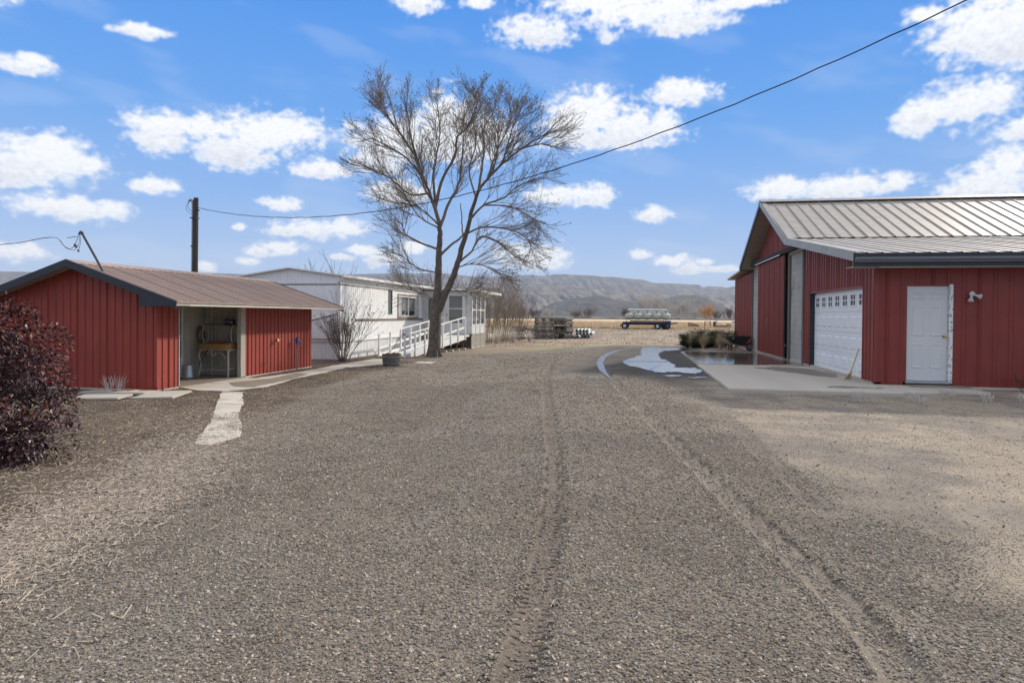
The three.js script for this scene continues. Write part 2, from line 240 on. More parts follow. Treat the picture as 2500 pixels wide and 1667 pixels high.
const M = {
  red: mat([0.275, 0.035, 0.023], { map: T.paint, roughness: 0.48 }),
  redShed: mat([0.36, 0.050, 0.028], { map: T.paint, roughness: 0.55 }),
  redTrim: mat([0.29, 0.040, 0.027], { map: T.paint, roughness: 0.42 }),
  roofGrey: mat([0.46, 0.405, 0.35], { map: T.mottle, roughness: 0.5, metalness: 0.05 }),
  roofBrown: mat([0.43, 0.305, 0.245], { map: T.mottle, roughness: 0.52 }),
  galv: mat([0.47, 0.44, 0.40], { map: T.mottle, roughness: 0.42, metalness: 0.5 }),
  charcoal: mat([0.028, 0.031, 0.042], { map: T.mottle, roughness: 0.45 }),
  gutter: mat([0.17, 0.19, 0.22], { roughness: 0.33, metalness: 0.4 }),
  soffit: mat([0.50, 0.43, 0.35], { map: T.mottle }),
  whitePaint: mat([0.78, 0.78, 0.76], { map: T.mottle, roughness: 0.5 }),
  doorWhite: mat([0.64, 0.64, 0.625], { roughness: 0.38 }),
  garageWhite: mat([0.88, 0.88, 0.89], { roughness: 0.4 }),
  siding: mat([0.90, 0.90, 0.885], { map: T.siding, roughness: 0.55 }),
  trimBrown: mat([0.24, 0.17, 0.125], { map: T.mottle }),
  concrete: mat([0.64, 0.585, 0.51], { map: T.concrete, roughness: 0.92, bumpMap: T.fine, bumpScale: 0.002 }),
  damp: mat([0.30, 0.255, 0.205], { map: T.concrete, roughness: 0.6 }),
  block: mat([0.60, 0.58, 0.54], { map: T.concrete, roughness: 0.95, bumpMap: T.fine, bumpScale: 0.003 }),
  mortar: mat([0.42, 0.40, 0.37], { map: T.mottle }),
  greyWood: mat([0.26, 0.24, 0.215], { map: T.wood, roughness: 0.95 }),
  paleWood: mat([0.52, 0.48, 0.42], { map: T.wood, roughness: 0.9 }),
  darkWood: mat([0.085, 0.075, 0.066], { map: T.wood, roughness: 0.95 }),
  oak: mat([0.46, 0.27, 0.11], { map: T.wood, roughness: 0.6 }),
  beige: mat([0.50, 0.46, 0.39], { map: T.paint, roughness: 0.8 }),
  dark: mat([0.02, 0.02, 0.021], { roughness: 0.9 }),
  interior: mat([0.16, 0.15, 0.14], { roughness: 0.95 }),
  rubber: mat([0.018, 0.018, 0.018], { roughness: 0.85 }),
  steel: mat([0.35, 0.36, 0.37], { map: T.mottle, metalness: 0.8, roughness: 0.42 }),
  zinc: mat([0.56, 0.58, 0.60], { map: T.mottle, metalness: 0.7, roughness: 0.4 }),
  brass: mat([0.62, 0.44, 0.16], { metalness: 1, roughness: 0.25 }),
  rust: mat([0.20, 0.085, 0.045], { map: T.mottle, roughness: 0.9 }),
  blue: mat([0.008, 0.014, 0.048], { map: T.mottle, roughness: 0.5 }),
  blueBright: mat([0.022, 0.045, 0.19], { roughness: 0.5 }),
  black: mat([0.014, 0.014, 0.016], { roughness: 0.5 }),
  cable: mat([0.012, 0.012, 0.013], { roughness: 0.7 }),
  glass: phys([1, 1, 1], { transmission: 1, thickness: 0, roughness: 0.03, ior: 1.5 }),
  paneDark: phys([0.03, 0.033, 0.037], { roughness: 0.08, ior: 1.5 }),
  lens: phys([0.75, 0.76, 0.78], { roughness: 0.15, metalness: 0.3 }),
  peeling: mat([0.80, 0.80, 0.79], { map: T.peel, roughness: 0.9 }),
  dampSlab: mat([0.40, 0.355, 0.30], { map: T.concrete, roughness: 0.55 }),
  brassDull: mat([0.36, 0.25, 0.11], { metalness: 0.8, roughness: 0.5 }),
  paleStone: mat([0.56, 0.51, 0.44], { map: T.concrete, roughness: 0.95 }),
  brick: mat([0.36, 0.15, 0.085], { map: T.mottle, roughness: 0.95 }),
  paneGrey: phys([0.14, 0.15, 0.155], { roughness: 0.06, ior: 1.5 }),
  blind: mat([0.55, 0.58, 0.56], { roughness: 0.7 }),
  whiteWorn: mat([0.80, 0.80, 0.78], { map: T.siding, roughness: 0.7 }),
  barrelWood: mat([0.20, 0.185, 0.165], { map: T.wood, roughness: 0.95 }),
  soil: mat([0.10, 0.07, 0.05], { map: T.mottle, roughness: 1 }),
  straw: mat([0.55, 0.43, 0.20], { roughness: 0.9 }),
  palletDark: mat([0.135, 0.12, 0.105], { map: T.wood, roughness: 0.95 }),
  palletPale: mat([0.36, 0.33, 0.29], { map: T.wood, roughness: 0.95 }),
  valve: mat([0.22, 0.28, 0.36], { roughness: 0.5, metalness: 0.3 }),
  crate: mat([0.10, 0.055, 0.05], { map: T.wood, roughness: 0.9 }),
  mastSteel: mat([0.07, 0.072, 0.076], { roughness: 0.6, metalness: 0.3 }),
  cream: mat([0.66, 0.62, 0.53], { map: T.mottle, roughness: 0.6 }),
  pipe: mat([0.80, 0.80, 0.78], { map: T.mottle, roughness: 0.45 }),
  tank: mat([0.56, 0.58, 0.47], { map: T.mottle, roughness: 0.55 }),
  bark: mat([0.20, 0.168, 0.14], { map: T.bark, bumpMap: T.barkBump, bumpScale: 0.02, roughness: 0.95 }),
  twig: mat([0.185, 0.148, 0.118], { roughness: 0.95 }),
  yellow: mat([0.62, 0.50, 0.12], { roughness: 0.6 }),
  orange: mat([0.50, 0.13, 0.03], { roughness: 0.6 }),
};
// ---------- terrain ----------
const RUT_A = [[-2.88, -24.8], [-2.63, -21.2], [-2.18, -16.5], [-1.93, -14.5], [-1.45, -11.1], [-1.14, -9.03], [-0.89, -7.37], [-0.69, -5.78], [-0.58, -4.67], [-0.52, -3.91], [-0.49, -3.36], [-0.48, -2.94], [-0.46, -2.3], [-0.45, 0]];
const RUT_B = [[2.15, -36.5], [0.89, -33.9], [-0.13, -32], [-0.81, -28.7], [-1.09, -25.2], [-1.07, -21.7], [-0.88, -19], [-0.54, -16], [-0.2, -13.3], [0.21, -10.1], [0.5, -7.9], [0.68, -6.5], [0.82, -5.4], [0.96, -4.6], [1.06, -4], [1.12, -3.5], [1.13, -3], [1.14, 0]];
const RUT_C = [[1.33, -10.6], [1.37, -9.46], [1.39, -7.77], [1.45, -6.61], [1.47, -5.6]];
function along(poly, x, z) { let best = 1e9; for (let k = 0; k < poly.length - 1; k++) { const [ax, az] = poly[k], [bx, bz] = poly[k + 1], dx = bx - ax, dz = bz - az, t = clamp(((x - ax) * dx + (z - az) * dz) / (dx * dx + dz * dz)), d = Math.hypot(x - ax - dx * t, z - az - dz * t); if (d < best) best = d; } return best; }
const plain = (x, z) => -0.3 + 0.3 * S(-6, -0.6, x) * S(-46, -34, z);
const rough = (x, z) => 0.012 * fbm(x * 0.55, z * 0.55, 3) + 0.008 * noise(x * 2.3, z * 2.3);
const inSlab = (x, z) => x > 1.7 && z < -13.6 && z > -38;
function rutDip(x, z) {
  if (z < -38 || z > 1 || x < -4 || x > 3) return 0;
  const a = along(RUT_A, x, z), b = along(RUT_B, x, z), c = along(RUT_C, x, z), f = (d, w, dep) => -dep * (1 - S(w * 0.7, w * 1.15, d)) + dep * 0.45 * S(w * 0.9, w * 1.35, d) * (1 - S(w * 1.4, w * 2.4, d));
  return f(a, 0.09, 0.018) + f(b, 0.10, 0.022) + f(c, 0.10, 0.012);
}
const hgt = (x, z) => plain(x, z) + (z > -60 && z < 10 ? rough(x, z) * (inSlab(x, z) ? 0.25 : 1) * (z < -16 && x > -1.2 && x < 3 ? 0.35 : 1) : 0) + rutDip(x, z);
const LEFT_EDGE = [[-3.9, 3], [-3.93, -2.8], [-3.94, -3.5], [-4.14, -4.3], [-4.54, -5.9], [-5.51, -8.2], [-6.55, -10.7], [-7.4, -13.7], [-8.0, -18.3], [-8.3, -24.6], [-7.4, -29.5], [-5.2, -33.5], [-1.2, -37], [2.6, -39]];
const RIGHT_EDGE = [[2.9, 3], [2.2, -3.5], [2.09, -4], [1.96, -4.6], [1.82, -5.7], [1.57, -7.6], [1.35, -10.6], [1.1, -14.5], [1.6, -17], [2.2, -22], [2.6, -30], [3, -45]];
const edgeX = (e, z) => { for (let k = 0; k < e.length - 1; k++) if (z <= e[k][1] && z >= e[k + 1][1]) return lerp(e[k][0], e[k + 1][0], (z - e[k][1]) / (e[k + 1][1] - e[k][1])); return z > e[0][1] ? e[0][0] : e[e.length - 1][0]; };
const gravelness = (x, z) => { const w = 0.5 * fbm(x * 0.9 + 7, z * 0.9, 4), l = edgeX(LEFT_EDGE, z), r = edgeX(RIGHT_EDGE, z); return S(-0.25, 0.3, x - l + w) * S(-0.5, 0.6, r - x + w * 1.3) * S(-38.5, -33, z + 2 * w); };
const PUD = [[-0.38, -22.15], [-0.18, -23.72], [0.04, -24.34], [0.32, -26.26], [0.25, -28.52], [0.46, -32.58], [1.0, -33.3], [1.37, -32.34], [2.13, -32.6], [2.7, -31.27], [1.98, -30.23], [1.31, -29.58], [1.01, -27.05], [0.95, -24.23], [1.12, -23.31], [1.21, -21.26], [1.27, -19.92], [1.65, -19.88], [1.86, -20.11], [1.88, -18.76], [1.84, -18.32], [1.19, -18.07], [0.55, -18.15], [0.34, -18.85], [0.17, -19.44], [-0.15, -20.31]];
const PUD2 = [[0.7, -17.11], [0.95, -17.27], [1.24, -17.24], [1.12, -17.01], [0.87, -16.84]];
const PUD4 = [[1.32, -16.75], [1.6, -16.95], [1.84, -16.9], [1.7, -16.7], [1.5, -16.6]];
const wetness = (x, z) => (z < -14 && z > -38 && x > -4.5 && x < 3) ? clamp(1.25 - 0.42 * along(PUD, x, z) + 0.5 * fbm(x, z, 3)) * S(-13.4, -15.2, z + 0.5 * noise(x * 1.3, z * 1.3)) * S(-3.6, -1.6, x + 0.6 * noise(x * 0.7, z * 0.7)) : 0;
function groundColour(x, z) {
  const n1 = fbm(x * 0.35, z * 0.35, 4), n2 = fbm(x * 1.4 + 30, z * 1.4, 4), n3 = noise(x * 5.1, z * 5.1);
  const streak = fbm(x * 0.9 + 3, z * 0.22, 4);   // bands along the way the tyres go
  let gravel = mix3([0.180, 0.146, 0.112], [0.140, 0.110, 0.082], S(-0.25, 0.35, n1 + 0.6 * n2));
  gravel = mix3(gravel, [0.172, 0.148, 0.122], S(0.05, 0.5, streak));
  gravel = mix3(gravel, [0.108, 0.084, 0.064], 0.7 * S(0.2, 0.55, n2 - 0.2 * n1));
  const sand = mix3([0.285, 0.232, 0.174], [0.190, 0.160, 0.130], S(-0.2, 0.35, n1 * 1.2 + n2 * 0.8));
  const chips = mix3([0.135, 0.098, 0.069], [0.075, 0.053, 0.037], S(-0.2, 0.3, n1 + 0.7 * n2));
  const straw = [0.34, 0.275, 0.222];
  let c;
  if (x < (edgeX(LEFT_EDGE, z) + edgeX(RIGHT_EDGE, z)) / 2) {
    const d = edgeX(LEFT_EDGE, z) - x;
    c = mix3(chips, straw, 0.85 * (S(-0.4, 0.1, d + 0.5 * n2) * (1 - S(0.6, 1.3, d + 0.7 * n2))) * S(-9.5, -6.5, z));
    if (z < -27) c = mix3(c, [0.19, 0.148, 0.108], S(-27, -31, z));
  } else c = sand;
  c = mix3(c, gravel, gravelness(x, z));
  if (z < -31) { const dry = mix3([0.285, 0.222, 0.158], [0.20, 0.150, 0.108], S(-0.2, 0.3, n1 + 0.5 * n2)); c = mix3(c, dry, S(-31, -38, z + n1 * 3)); c = mix3(c, [0.25, 0.24, 0.09], 0.55 * S(-33.5, -35, z + n1) * S(-40, -36.5, z) * S(-7, -5, x) * S(1.5, -1, x)); }
  if (z < -95) c = mix3(c, [0.26, 0.235, 0.19], S(-400, -460, z));
  if (z < 1 && z > -38) {
    const a = along(RUT_A, x, z), b = along(RUT_B, x, z), k = along(RUT_C, x, z);
    c = mix3(c, [0.135, 0.102, 0.082], 0.6 * (1 - S(0.04, 0.14, a + 0.05 * n2)));
    c = mix3(c, [0.20, 0.168, 0.135], 0.5 * (1 - S(0.06, 0.2, b + 0.03 * n2)));
    c = mix3(c, [0.15, 0.118, 0.09], 0.6 * (1 - S(0.08, 0.22, k + 0.04 * n2)));
    c = mix3(c, [c[0] * 0.42, c[1] * 0.44, c[2] * 0.48], wetness(x, z));
  }
  const q = 1 + 0.10 * n3;
  return [c[0] * q, c[1] * q, c[2] * q];
}
// stones pressed into the ground: colour and relief from one field of cells
function stoneField(n, cells, seed) {
  const r = rng(seed), px = new Float32Array(cells * cells), py = new Float32Array(cells * cells), tone = new Float32Array(cells * cells), warm = new Float32Array(cells * cells);
  for (let k = 0; k < cells * cells; k++) { px[k] = r(); py[k] = r(); const t = r(); tone[k] = t < 0.12 ? 0.25 + 0.3 * r() : t > 0.93 ? 1.0 + 0.5 * r() : 0.5 + 0.5 * r(); warm[k] = r() - 0.5; }
  const h = new Float32Array(n * n), c = new Float32Array(n * n), w = new Float32Array(n * n);
  for (let y = 0; y < n; y++) for (let x = 0; x < n; x++) {
    const X = x / n * cells + 0.35 * noise(x / n * cells * 1.5, y / n * cells * 1.5, cells * 1.5), Y = y / n * cells, ix = Math.floor(X), iy = Math.floor(Y); let d1 = 9, d2 = 9, id = 0;
    for (let j = -1; j < 2; j++) for (let i = -1; i < 2; i++) { const k = ((iy + j + cells) % cells) * cells + (ix + i + cells) % cells, dx = ix + i + px[k] - X, dy = iy + j + py[k] - Y, d = dx * dx + dy * dy; if (d < d1) { d2 = d1; d1 = d; id = k; } else if (d < d2) d2 = d; }
    const e = Math.sqrt(d2) - Math.sqrt(d1), i = y * n + x; h[i] = S(0, 0.35, e) * (0.5 + 0.5 * tone[id]); c[i] = tone[id] * (0.5 + 0.5 * S(0.02, 0.2, e)); w[i] = warm[id];
  }
  return { h, c, w, n };
}
const SF = stoneField(1024, 210, 5);
T.stones = colourTex(1024, 2.6, (u, v, x, y) => { const i = y * 1024 + x, g = 0.30 + 0.52 * SF.c[i] + 0.14 * fbm(u * 6, v * 6, 4, 6), w = SF.w[i] * 0.13; return [g * (1 + w), g, g * (1 - w)]; });
T.stonesBump = greyTex(1024, 2.6, (u, v, x, y) => SF.h[y * 1024 + x] * 0.8 + 0.2 * (0.5 + 0.5 * fbm(u * 5, v * 5, 3, 5)));
M.ground = mat([1, 1, 1], { map: T.stones, bumpMap: T.stonesBump, bumpScale: 0.005, roughness: 0.95, vertexColors: true });
const GAIN = 1.72;   // the stone map averages about 0.58
{
  const axis = (fine0, fine1, st, far0, far1, g) => { const o = []; let s = st, p = fine0; const lo = []; while (p > far0) { s *= g; p -= s; lo.push(p); } o.push(...lo.reverse()); for (let q = fine0; q < fine1; q += st) o.push(q); s = st; p = fine1; while (p < far1) { o.push(p); s *= g; p += s; } o.push(p); return o; };
  const xs = axis(-13, 9, 0.11, -6500, 6500, 1.22).flatMap((v, k, a) => v > -3.1 && v < 2 ? [v, (v + a[k + 1]) / 2] : [v]), zs = axis(-38, 0.6, 0.11, -9000, 60, 1.17), nx = xs.length, nz = zs.length;
  const pos = new Float32Array(nx * nz * 3), uv = new Float32Array(nx * nz * 2), col = new Float32Array(nx * nz * 3), idx = [];
  for (let j = 0; j < nz; j++) for (let i = 0; i < nx; i++) { const k = j * nx + i, x = xs[i], z = zs[j], c = groundColour(x, z); pos.set([x, hgt(x, z), z], k * 3); uv.set([x, z], k * 2); col.set(c.map((v) => Math.min(1, v * GAIN)), k * 3); if (i < nx - 1 && j < nz - 1) idx.push(k, k + nx, k + 1, k + 1, k + nx, k + nx + 1); }
  const g = new THREE.BufferGeometry(); g.setAttribute('position', new THREE.BufferAttribute(pos, 3)); g.setAttribute('uv', new THREE.BufferAttribute(uv, 2)); g.setAttribute('color', new THREE.BufferAttribute(col, 3)); g.setIndex(idx); g.computeVertexNormals();
  struct('ground', g, M.ground);
}
// stubble field
T.stubble = colourTex(512, [9, 6], (u, v) => { const rows = 0.5 + 0.5 * Math.sin(v * Math.PI * 2 * 8), g = 0.62 + 0.20 * fbm(u * 40, v * 90, 4, 40) + 0.16 * fbm(u * 3, v * 3, 4, 3) + 0.10 * rows; return [g, g * 0.975, g * (0.93 + 0.05 * rows)]; });
{
  const g = new GB(), e = 0.06; const edge = (x) => -98 + 2.2 * fbm(x * 0.05, 3, 3) * 2;
  for (let x = -260; x < 320; x += 4) { g.quad([x, -0.3 + e, edge(x)], [x + 4, -0.3 + e, edge(x + 4)], [x + 4, -0.3 + e, -412], [x, -0.3 + e, -412]); }
  struct('field', g, mat([0.82, 0.635, 0.42], { map: T.stubble, roughness: 0.95 }));
}
// puddles: still muddy water with a slight ripple
T.ripple = greyTex(256, [1.3, 0.8], (u, v) => 0.5 + 0.5 * fbm(u * 7, v * 7, 4, 7));
M.water = phys([0.115, 0.100, 0.083], { roughness: 0.04, ior: 1.33, bumpMap: T.ripple, bumpScale: 0.002 });
M.wetTrack = phys([0.115, 0.100, 0.083], { roughness: 0.08, ior: 1.33, bumpMap: T.ripple, bumpScale: 0.006 });
function puddle(poly, y, amp, seed) {
  const pts = []; for (let k = 0; k < poly.length; k++) { const a = poly[k], b = poly[(k + 1) % poly.length], n = Math.max(2, Math.ceil(Math.hypot(b[0] - a[0], b[1] - a[1]) / 0.035)); for (let j = 0; j < n; j++) { const x = lerp(a[0], b[0], j / n), z = lerp(a[1], b[1], j / n); pts.push(new THREE.Vector2(x + amp * (fbm(x * 3 + seed, z * 1.6, 4) * 0.6 + 0.35 * fbm(x * 9, z * 7 + seed, 3)), -(z + amp * (2.2 * fbm(x * 2.2, z * 2.6 + seed, 4) + 1.3 * fbm(x * 8 + seed, z * 9, 3))))); } }
  const g = new THREE.ShapeGeometry(new THREE.Shape(pts)); g.rotateX(-Math.PI / 2); g.translate(0, y, 0); const p = g.attributes.position, uv = g.attributes.uv; for (let k = 0; k < p.count; k++) uv.setXY(k, p.getX(k), p.getZ(k));
  return struct('puddle', g, M.water);
}
puddle(PUD, 0.014, 0.22, 3); puddle(PUD2, 0.013, 0.10, 8); puddle(PUD4, 0.013, 0.09, 12);
{
  const g = new GB(), path = RUT_B.filter((p) => p[1] < -12.5), L = new THREE.CatmullRomCurve3(path.map(([x, z]) => V(x, 0, z))).getSpacedPoints(300);
  for (let k = 2; k < 290; k++) { const a = L[k], b = L[k + 1], w = (q, j) => 0.125 * S(0, 24, j) * S(286, 205, j) * (1 + 0.5 * noise(j * 0.31, 3) + 0.5 * noise(j * 0.9, 8)); const nrm = (i) => { const d = L[i + 1].clone().sub(L[i - 1]).normalize(); return [-d.z, d.x]; };
    const [ax, az] = nrm(k), [bx, bz] = nrm(k + 1), wa = w(a, k), wb = w(b, k + 1), y = (p) => plain(p.x, p.z) - 0.005;
    g.quad([a.x - ax * wa, y(a), a.z - az * wa], [b.x - bx * wb, y(b), b.z - bz * wb], [b.x + bx * wb, y(b), b.z + bz * wb], [a.x + ax * wa, y(a), a.z + az * wa]); }
  struct('wet_wheel_track', g, M.wetTrack);
}
// ---------- hills ----------
const HILL1 = [[-75, .045], [-52.7, .0451], [-48.5, .0487], [-46.3, .0494], [-43.8, .051], [-38.5, .0559], [-32.6, .0561], [-25.1, .0599], [-19.4, .0633], [-16.6, .064], [-13.9, .0603], [-12.6, .0599], [-8.87, .0631], [-8.02, .0619], [-6.34, .0645], [-4.32, .0631], [-1.92, .0603], [0.44, .0566], [1.92, .051], [5.32, .0486], [5.72, .0447], [6.14, .0459], [7.29, .0452], [7.51, .0433], [8.25, .0458], [11.5, .0498], [17.4, .0458], [27.4, .0449], [50, .042]];
const HILL2 = [[-75, .03], [-52.7, .0316], [-48.5, .0368], [-46.2, .036], [-38.5, .0349], [-26.2, .0461], [-19.4, .0508], [-15.9, .0493], [-9.37, .0486], [-6.26, .0472], [-4.31, .0456], [-2.4, .0398], [-0.03, .0417], [3.22, .0375], [5.95, .0333], [8.26, .0374], [14.6, .0407], [27.4, .0351], [50, .033]];
const HILL3 = [[-75, .01], [-52.7, .0108], [-48.5, .0187], [-41.2, .0148], [-29.5, .0154], [-19.4, .0145], [-12.3, .0189], [-8.85, .0068], [-6.25, .0229], [-4.8, .0286], [-2.86, .0314], [-0.96, .0239], [0.43, .0216], [1.87, .0265], [4.16, .0326], [5.06, .0333], [5.96, .0304], [6.85, .0202], [8.18, .0101], [11.6, .018], [20.2, .0234], [27.5, .0202], [50, .02]];
const curveAt = (c, a) => { for (let k = 0; k < c.length - 1; k++) if (a >= c[k][0] && a <= c[k + 1][0]) return lerp(c[k][1], c[k + 1][1], S(c[k][0], c[k + 1][0], a)); return c[0][1]; };
M.hill = mat([1, 1, 1], { roughness: 1, vertexColors: true });
function hill(curve, dist, foot, tones, gully, seed) {
  const A0 = -74, A1 = 49, na = 1000, nt = 56, pos = [], col = [], idx = [];
  for (let j = 0; j <= nt; j++) for (let i = 0; i <= na; i++) {
    const a = lerp(A0, A1, i / na), t = j / nt * 1.35, top = curveAt(curve, a) * dist + 1.5;   // t = 1 is the crest
    const n = fbm(a * 0.55 + seed, t * 2.2, 4), rid = 1 - Math.abs(fbm(a * 0.95 + seed * 3 + t * 2.4 + 0.6 * n, t * 1.3 + seed, 4)) * 2;
    const d = lerp(foot, dist, t) + (1 - S(0.5, 1, t)) * 120 * n;
    let y; if (t <= 1) { const f = Math.pow(t, 1.25); y = -1 + (top + 1) * f + (rid - 0.6) * gully * top * Math.sin(Math.PI * Math.min(1, t)) ; } else y = top * (1 - 0.9 * (t - 1)) + (t - 1) * 20 * n;
    if (t < 1) y = Math.min(y, top * (0.25 + 0.75 * t) * d / dist + 0.004 * dist * (1 - t));
    pos.push(Math.sin(a * R) * d, y, -Math.cos(a * R) * d);
    const w = fbm(a * 1.2 + seed + t * 2, t * 6 + seed, 5), sage = fbm(a * 5.1 + seed, t * 11, 4), fl = fbm(a * 0.7 + seed + t * 2, t * 8, 4), c = mix3(mix3(mix3(tones[0], tones[1], S(-0.2, 0.25, w + 0.5 * sage)), tones[2], S(0.05, 0.4, rid - 0.75 + 0.6 * sage)), tones[3], S(0.1, 0.42, fl) * 0.5); col.push(...c);
    if (i < na && j < nt) { const k = j * (na + 1) + i; idx.push(k, k + 1, k + na + 1, k + 1, k + na + 2, k + na + 1); }
  }
  const g = new THREE.BufferGeometry(); g.setAttribute('position', new THREE.Float32BufferAttribute(pos, 3)); g.setAttribute('color', new THREE.Float32BufferAttribute(col, 3)); g.setIndex(idx); g.computeVertexNormals();
  struct('hills', g, M.hill);
}
hill(HILL1, 6200, 4300, [[0.072, 0.062, 0.064], [0.135, 0.116, 0.098], [0.062, 0.056, 0.058], [0.20, 0.175, 0.142]], 0.075, 4);
hill(HILL2, 3900, 2500, [[0.082, 0.070, 0.067], [0.16, 0.138, 0.11], [0.066, 0.060, 0.060], [0.25, 0.218, 0.172]], 0.09, 21);
hill(HILL3, 2300, 1350, [[0.026, 0.026, 0.027], [0.040, 0.038, 0.036], [0.060, 0.054, 0.048], [0.105, 0.092, 0.072]], 0.06, 47);
// low brown bank along the far side of the field
{
  const g = new GB(); let prev = null;
  for (let x = -330; x <= 420; x += 3) { const h = 0.75 + 0.35 * fbm(x * 0.11, 2, 4), z = -418 + 5 * noise(x * 0.01, 5), q = [[x, -0.32, z + 5], [x, h, z + 1.2], [x, h * 0.9, z - 2], [x, -0.32, z - 8]]; if (prev) for (let k = 0; k < 3; k++) g.quad(prev[k], q[k], q[k + 1], prev[k + 1]); prev = q; }
  struct('bank', g, mat([0.105, 0.085, 0.06], { map: T.mottle, roughness: 1 }));
}
// ---------- barn ----------
function clad(parent, name, m, o, u, n, segs, width, sp, rh, rw, v = [0, 1, 0]) {
  for (const [a0, a1, lo, hi] of segs) { let a = a0; while (a < a1 - 1e-3) { let b = Math.min(a1, (Math.floor(a / width + 1e-4) + 1) * width); if (a1 - b < 0.08) b = a1; const g = ribSheet(new GB(), o, u, v, n, a, b, lo, hi, sp, rh, rw); if (g.i.length) part(name, g, m, parent); a = b; } }
}
const XB = 5.24, ZF = -15.71, ZBK = -35.95, XR = 21;   // gable wall, front wall, back wall, right end
{
  const b = thing('barn', 'long red metal barn with grey ribbed roof and white garage door', 'barn');
  const roofY = (z) => z > -21.8 ? lerp(2.9, 3.98, (-15.14 - z) / 6.66) : z > -25.95 ? lerp(3.98, 5.85, (-21.8 - z) / 4.15) : z > -30.4 ? lerp(5.85, 3.85, (-25.95 - z) / 4.45) : lerp(3.84, 3.58, (-30.4 - z) / 6.15);
  const top = (z) => roofY(z) - 0.13;
  // gable end, facing left
  const wall = (segs) => clad(b, 'wall_panel', M.red, [XB, 0, 0], [0, 0, 1], [-1, 0, 0], segs, 0.914, 0.2286, 0.024, 0.055);
  wall([[ZBK, -30.73, 0.1, (z) => Math.min(top(z), 3.52)]]);
  wall([[-30.73, -26.0, 3.86, top], [-26.0, -25.9, 3.86, top], [-25.9, -21.7, 3.86, top]]);
  wall([[-21.7, -21.03, 0.1, top], [-21.03, -16.45, 2.27, top], [-16.45, ZF, 0.1, top]]);
  // front wall
  const fr = (segs) => clad(b, 'wall_panel', M.red, [0, 0, ZF], [1, 0, 0], [0, 0, 1], segs, 0.914, 0.305, 0.02, 0.045);
  fr([[XB, 5.83, 0.055, 2.66], [5.83, 6.80, 2.26, 2.66], [6.80, XR, 0.05, 2.66]]);
  part('back_wall', new GB().box(XB, 0.1, ZBK - 0.02, XR, 3.5, ZBK), M.red, b);
  part('end_wall', new GB().poly([[XR, 0.1, ZBK], [XR, 0.1, ZF], [XR, 2.7, ZF], [XR, 3.8, -21.8], [XR, 5.7, -25.95], [XR, 3.75, -30.4], [XR, 3.5, ZBK]]), M.red, b);
  part('corner_trim', new GB().box(XB - 0.03, 0.1, ZF - 0.09, XB - 0.024, 2.68, ZF + 0.03).box(XB - 0.03, 0.1, ZF + 0.022, XB + 0.07, 2.66, ZF + 0.03), M.redTrim, b);
  part('foundation', new GB().box(XB - 0.01, -0.1, ZBK, XB + 0.15, 0.1, ZF).box(XB - 0.01, -0.1, ZF - 0.15, XR, 0.048, ZF + 0.035), M.concrete, b);
  part('floor', new GB().box(XB + 0.16, -0.05, ZBK, XR, 0.055, ZF - 0.16), M.interior, b);
  // roof: upper steep slope, lower shallow slope, the two hidden slopes
  const X0 = 4.64, X1 = XR + 0.5;
  const slope = (za, ya, zb, yb, sp, w, rh, rw, m) => { const dz = zb - za, dy = yb - ya, L = Math.hypot(dz, dy), v = [0, dy / L, dz / L], n = za > zb ? [0, -dz / L, dy / L] : [0, dz / L, -dy / L]; clad(b, 'roof_panel', m, [0, ya, za], [1, 0, 0], n, [[X0, X1, 0, L]], w, sp, rh, rw, v); };
  slope(-15.14, 2.9, -21.86, 3.985, 0.305, 0.914, 0.022, 0.035, M.roofGrey);
  slope(-21.72, 4.0, -25.95, 5.85, 0.39, 0.78, 0.026, 0.022, M.roofGrey);
  slope(-30.6, 3.77, -25.95, 5.85, 0.39, 0.78, 0.026, 0.022, M.roofGrey);
  { const g = new GB(); g.hexa([[4.92, 3.49, -36.6], [X1, 3.49, -36.6], [X1, 3.76, -30.3], [4.92, 3.76, -30.3], [4.92, 3.57, -36.6], [X1, 3.57, -36.6], [X1, 3.84, -30.3], [4.92, 3.84, -30.3]]); part('rear_roof', g, M.soffit, b); }
  part('ridge_cap', new GB().bar([X0 - 0.02, 5.86, -25.80], [X1, 5.86, -25.80], 0.32, 0.02, [0, 0.93, 0.37]).bar([X0 - 0.02, 5.86, -26.1], [X1, 5.86, -26.1], 0.32, 0.02, [0, 0.93, -0.37]), M.galv, b);
  // rake trim and soffits at the gable
  const rake = (za, ya, zb, yb, h, m, x = X0) => part('rake_trim', new GB().hexa([[x - 0.02, ya - h, za], [x + 0.02, ya - h, za], [x + 0.02, yb - h, zb], [x - 0.02, yb - h, zb], [x - 0.02, ya + 0.035, za], [x + 0.02, ya + 0.035, za], [x + 0.02, yb + 0.035, zb], [x - 0.02, yb + 0.035, zb]]), m, b);
  rake(-15.14, 2.9, -21.8, 3.98, 0.17, M.galv); rake(-21.8, 3.98, -25.97, 5.855, 0.17, M.galv); rake(-30.62, 3.76, -25.97, 5.855, 0.17, M.charcoal); 
  part('edge_flashing', new GB().quad([X0 - 0.02, 2.94, -15.14], [X0 - 0.02, 4.02, -21.8], [X0 + 0.16, 4.02, -21.8], [X0 + 0.16, 2.94, -15.14]).quad([X0 - 0.02, 4.03, -21.8], [X0 - 0.02, 5.9, -25.95], [X0 + 0.14, 5.9, -25.95], [X0 + 0.14, 4.03, -21.8]), M.galv, b);
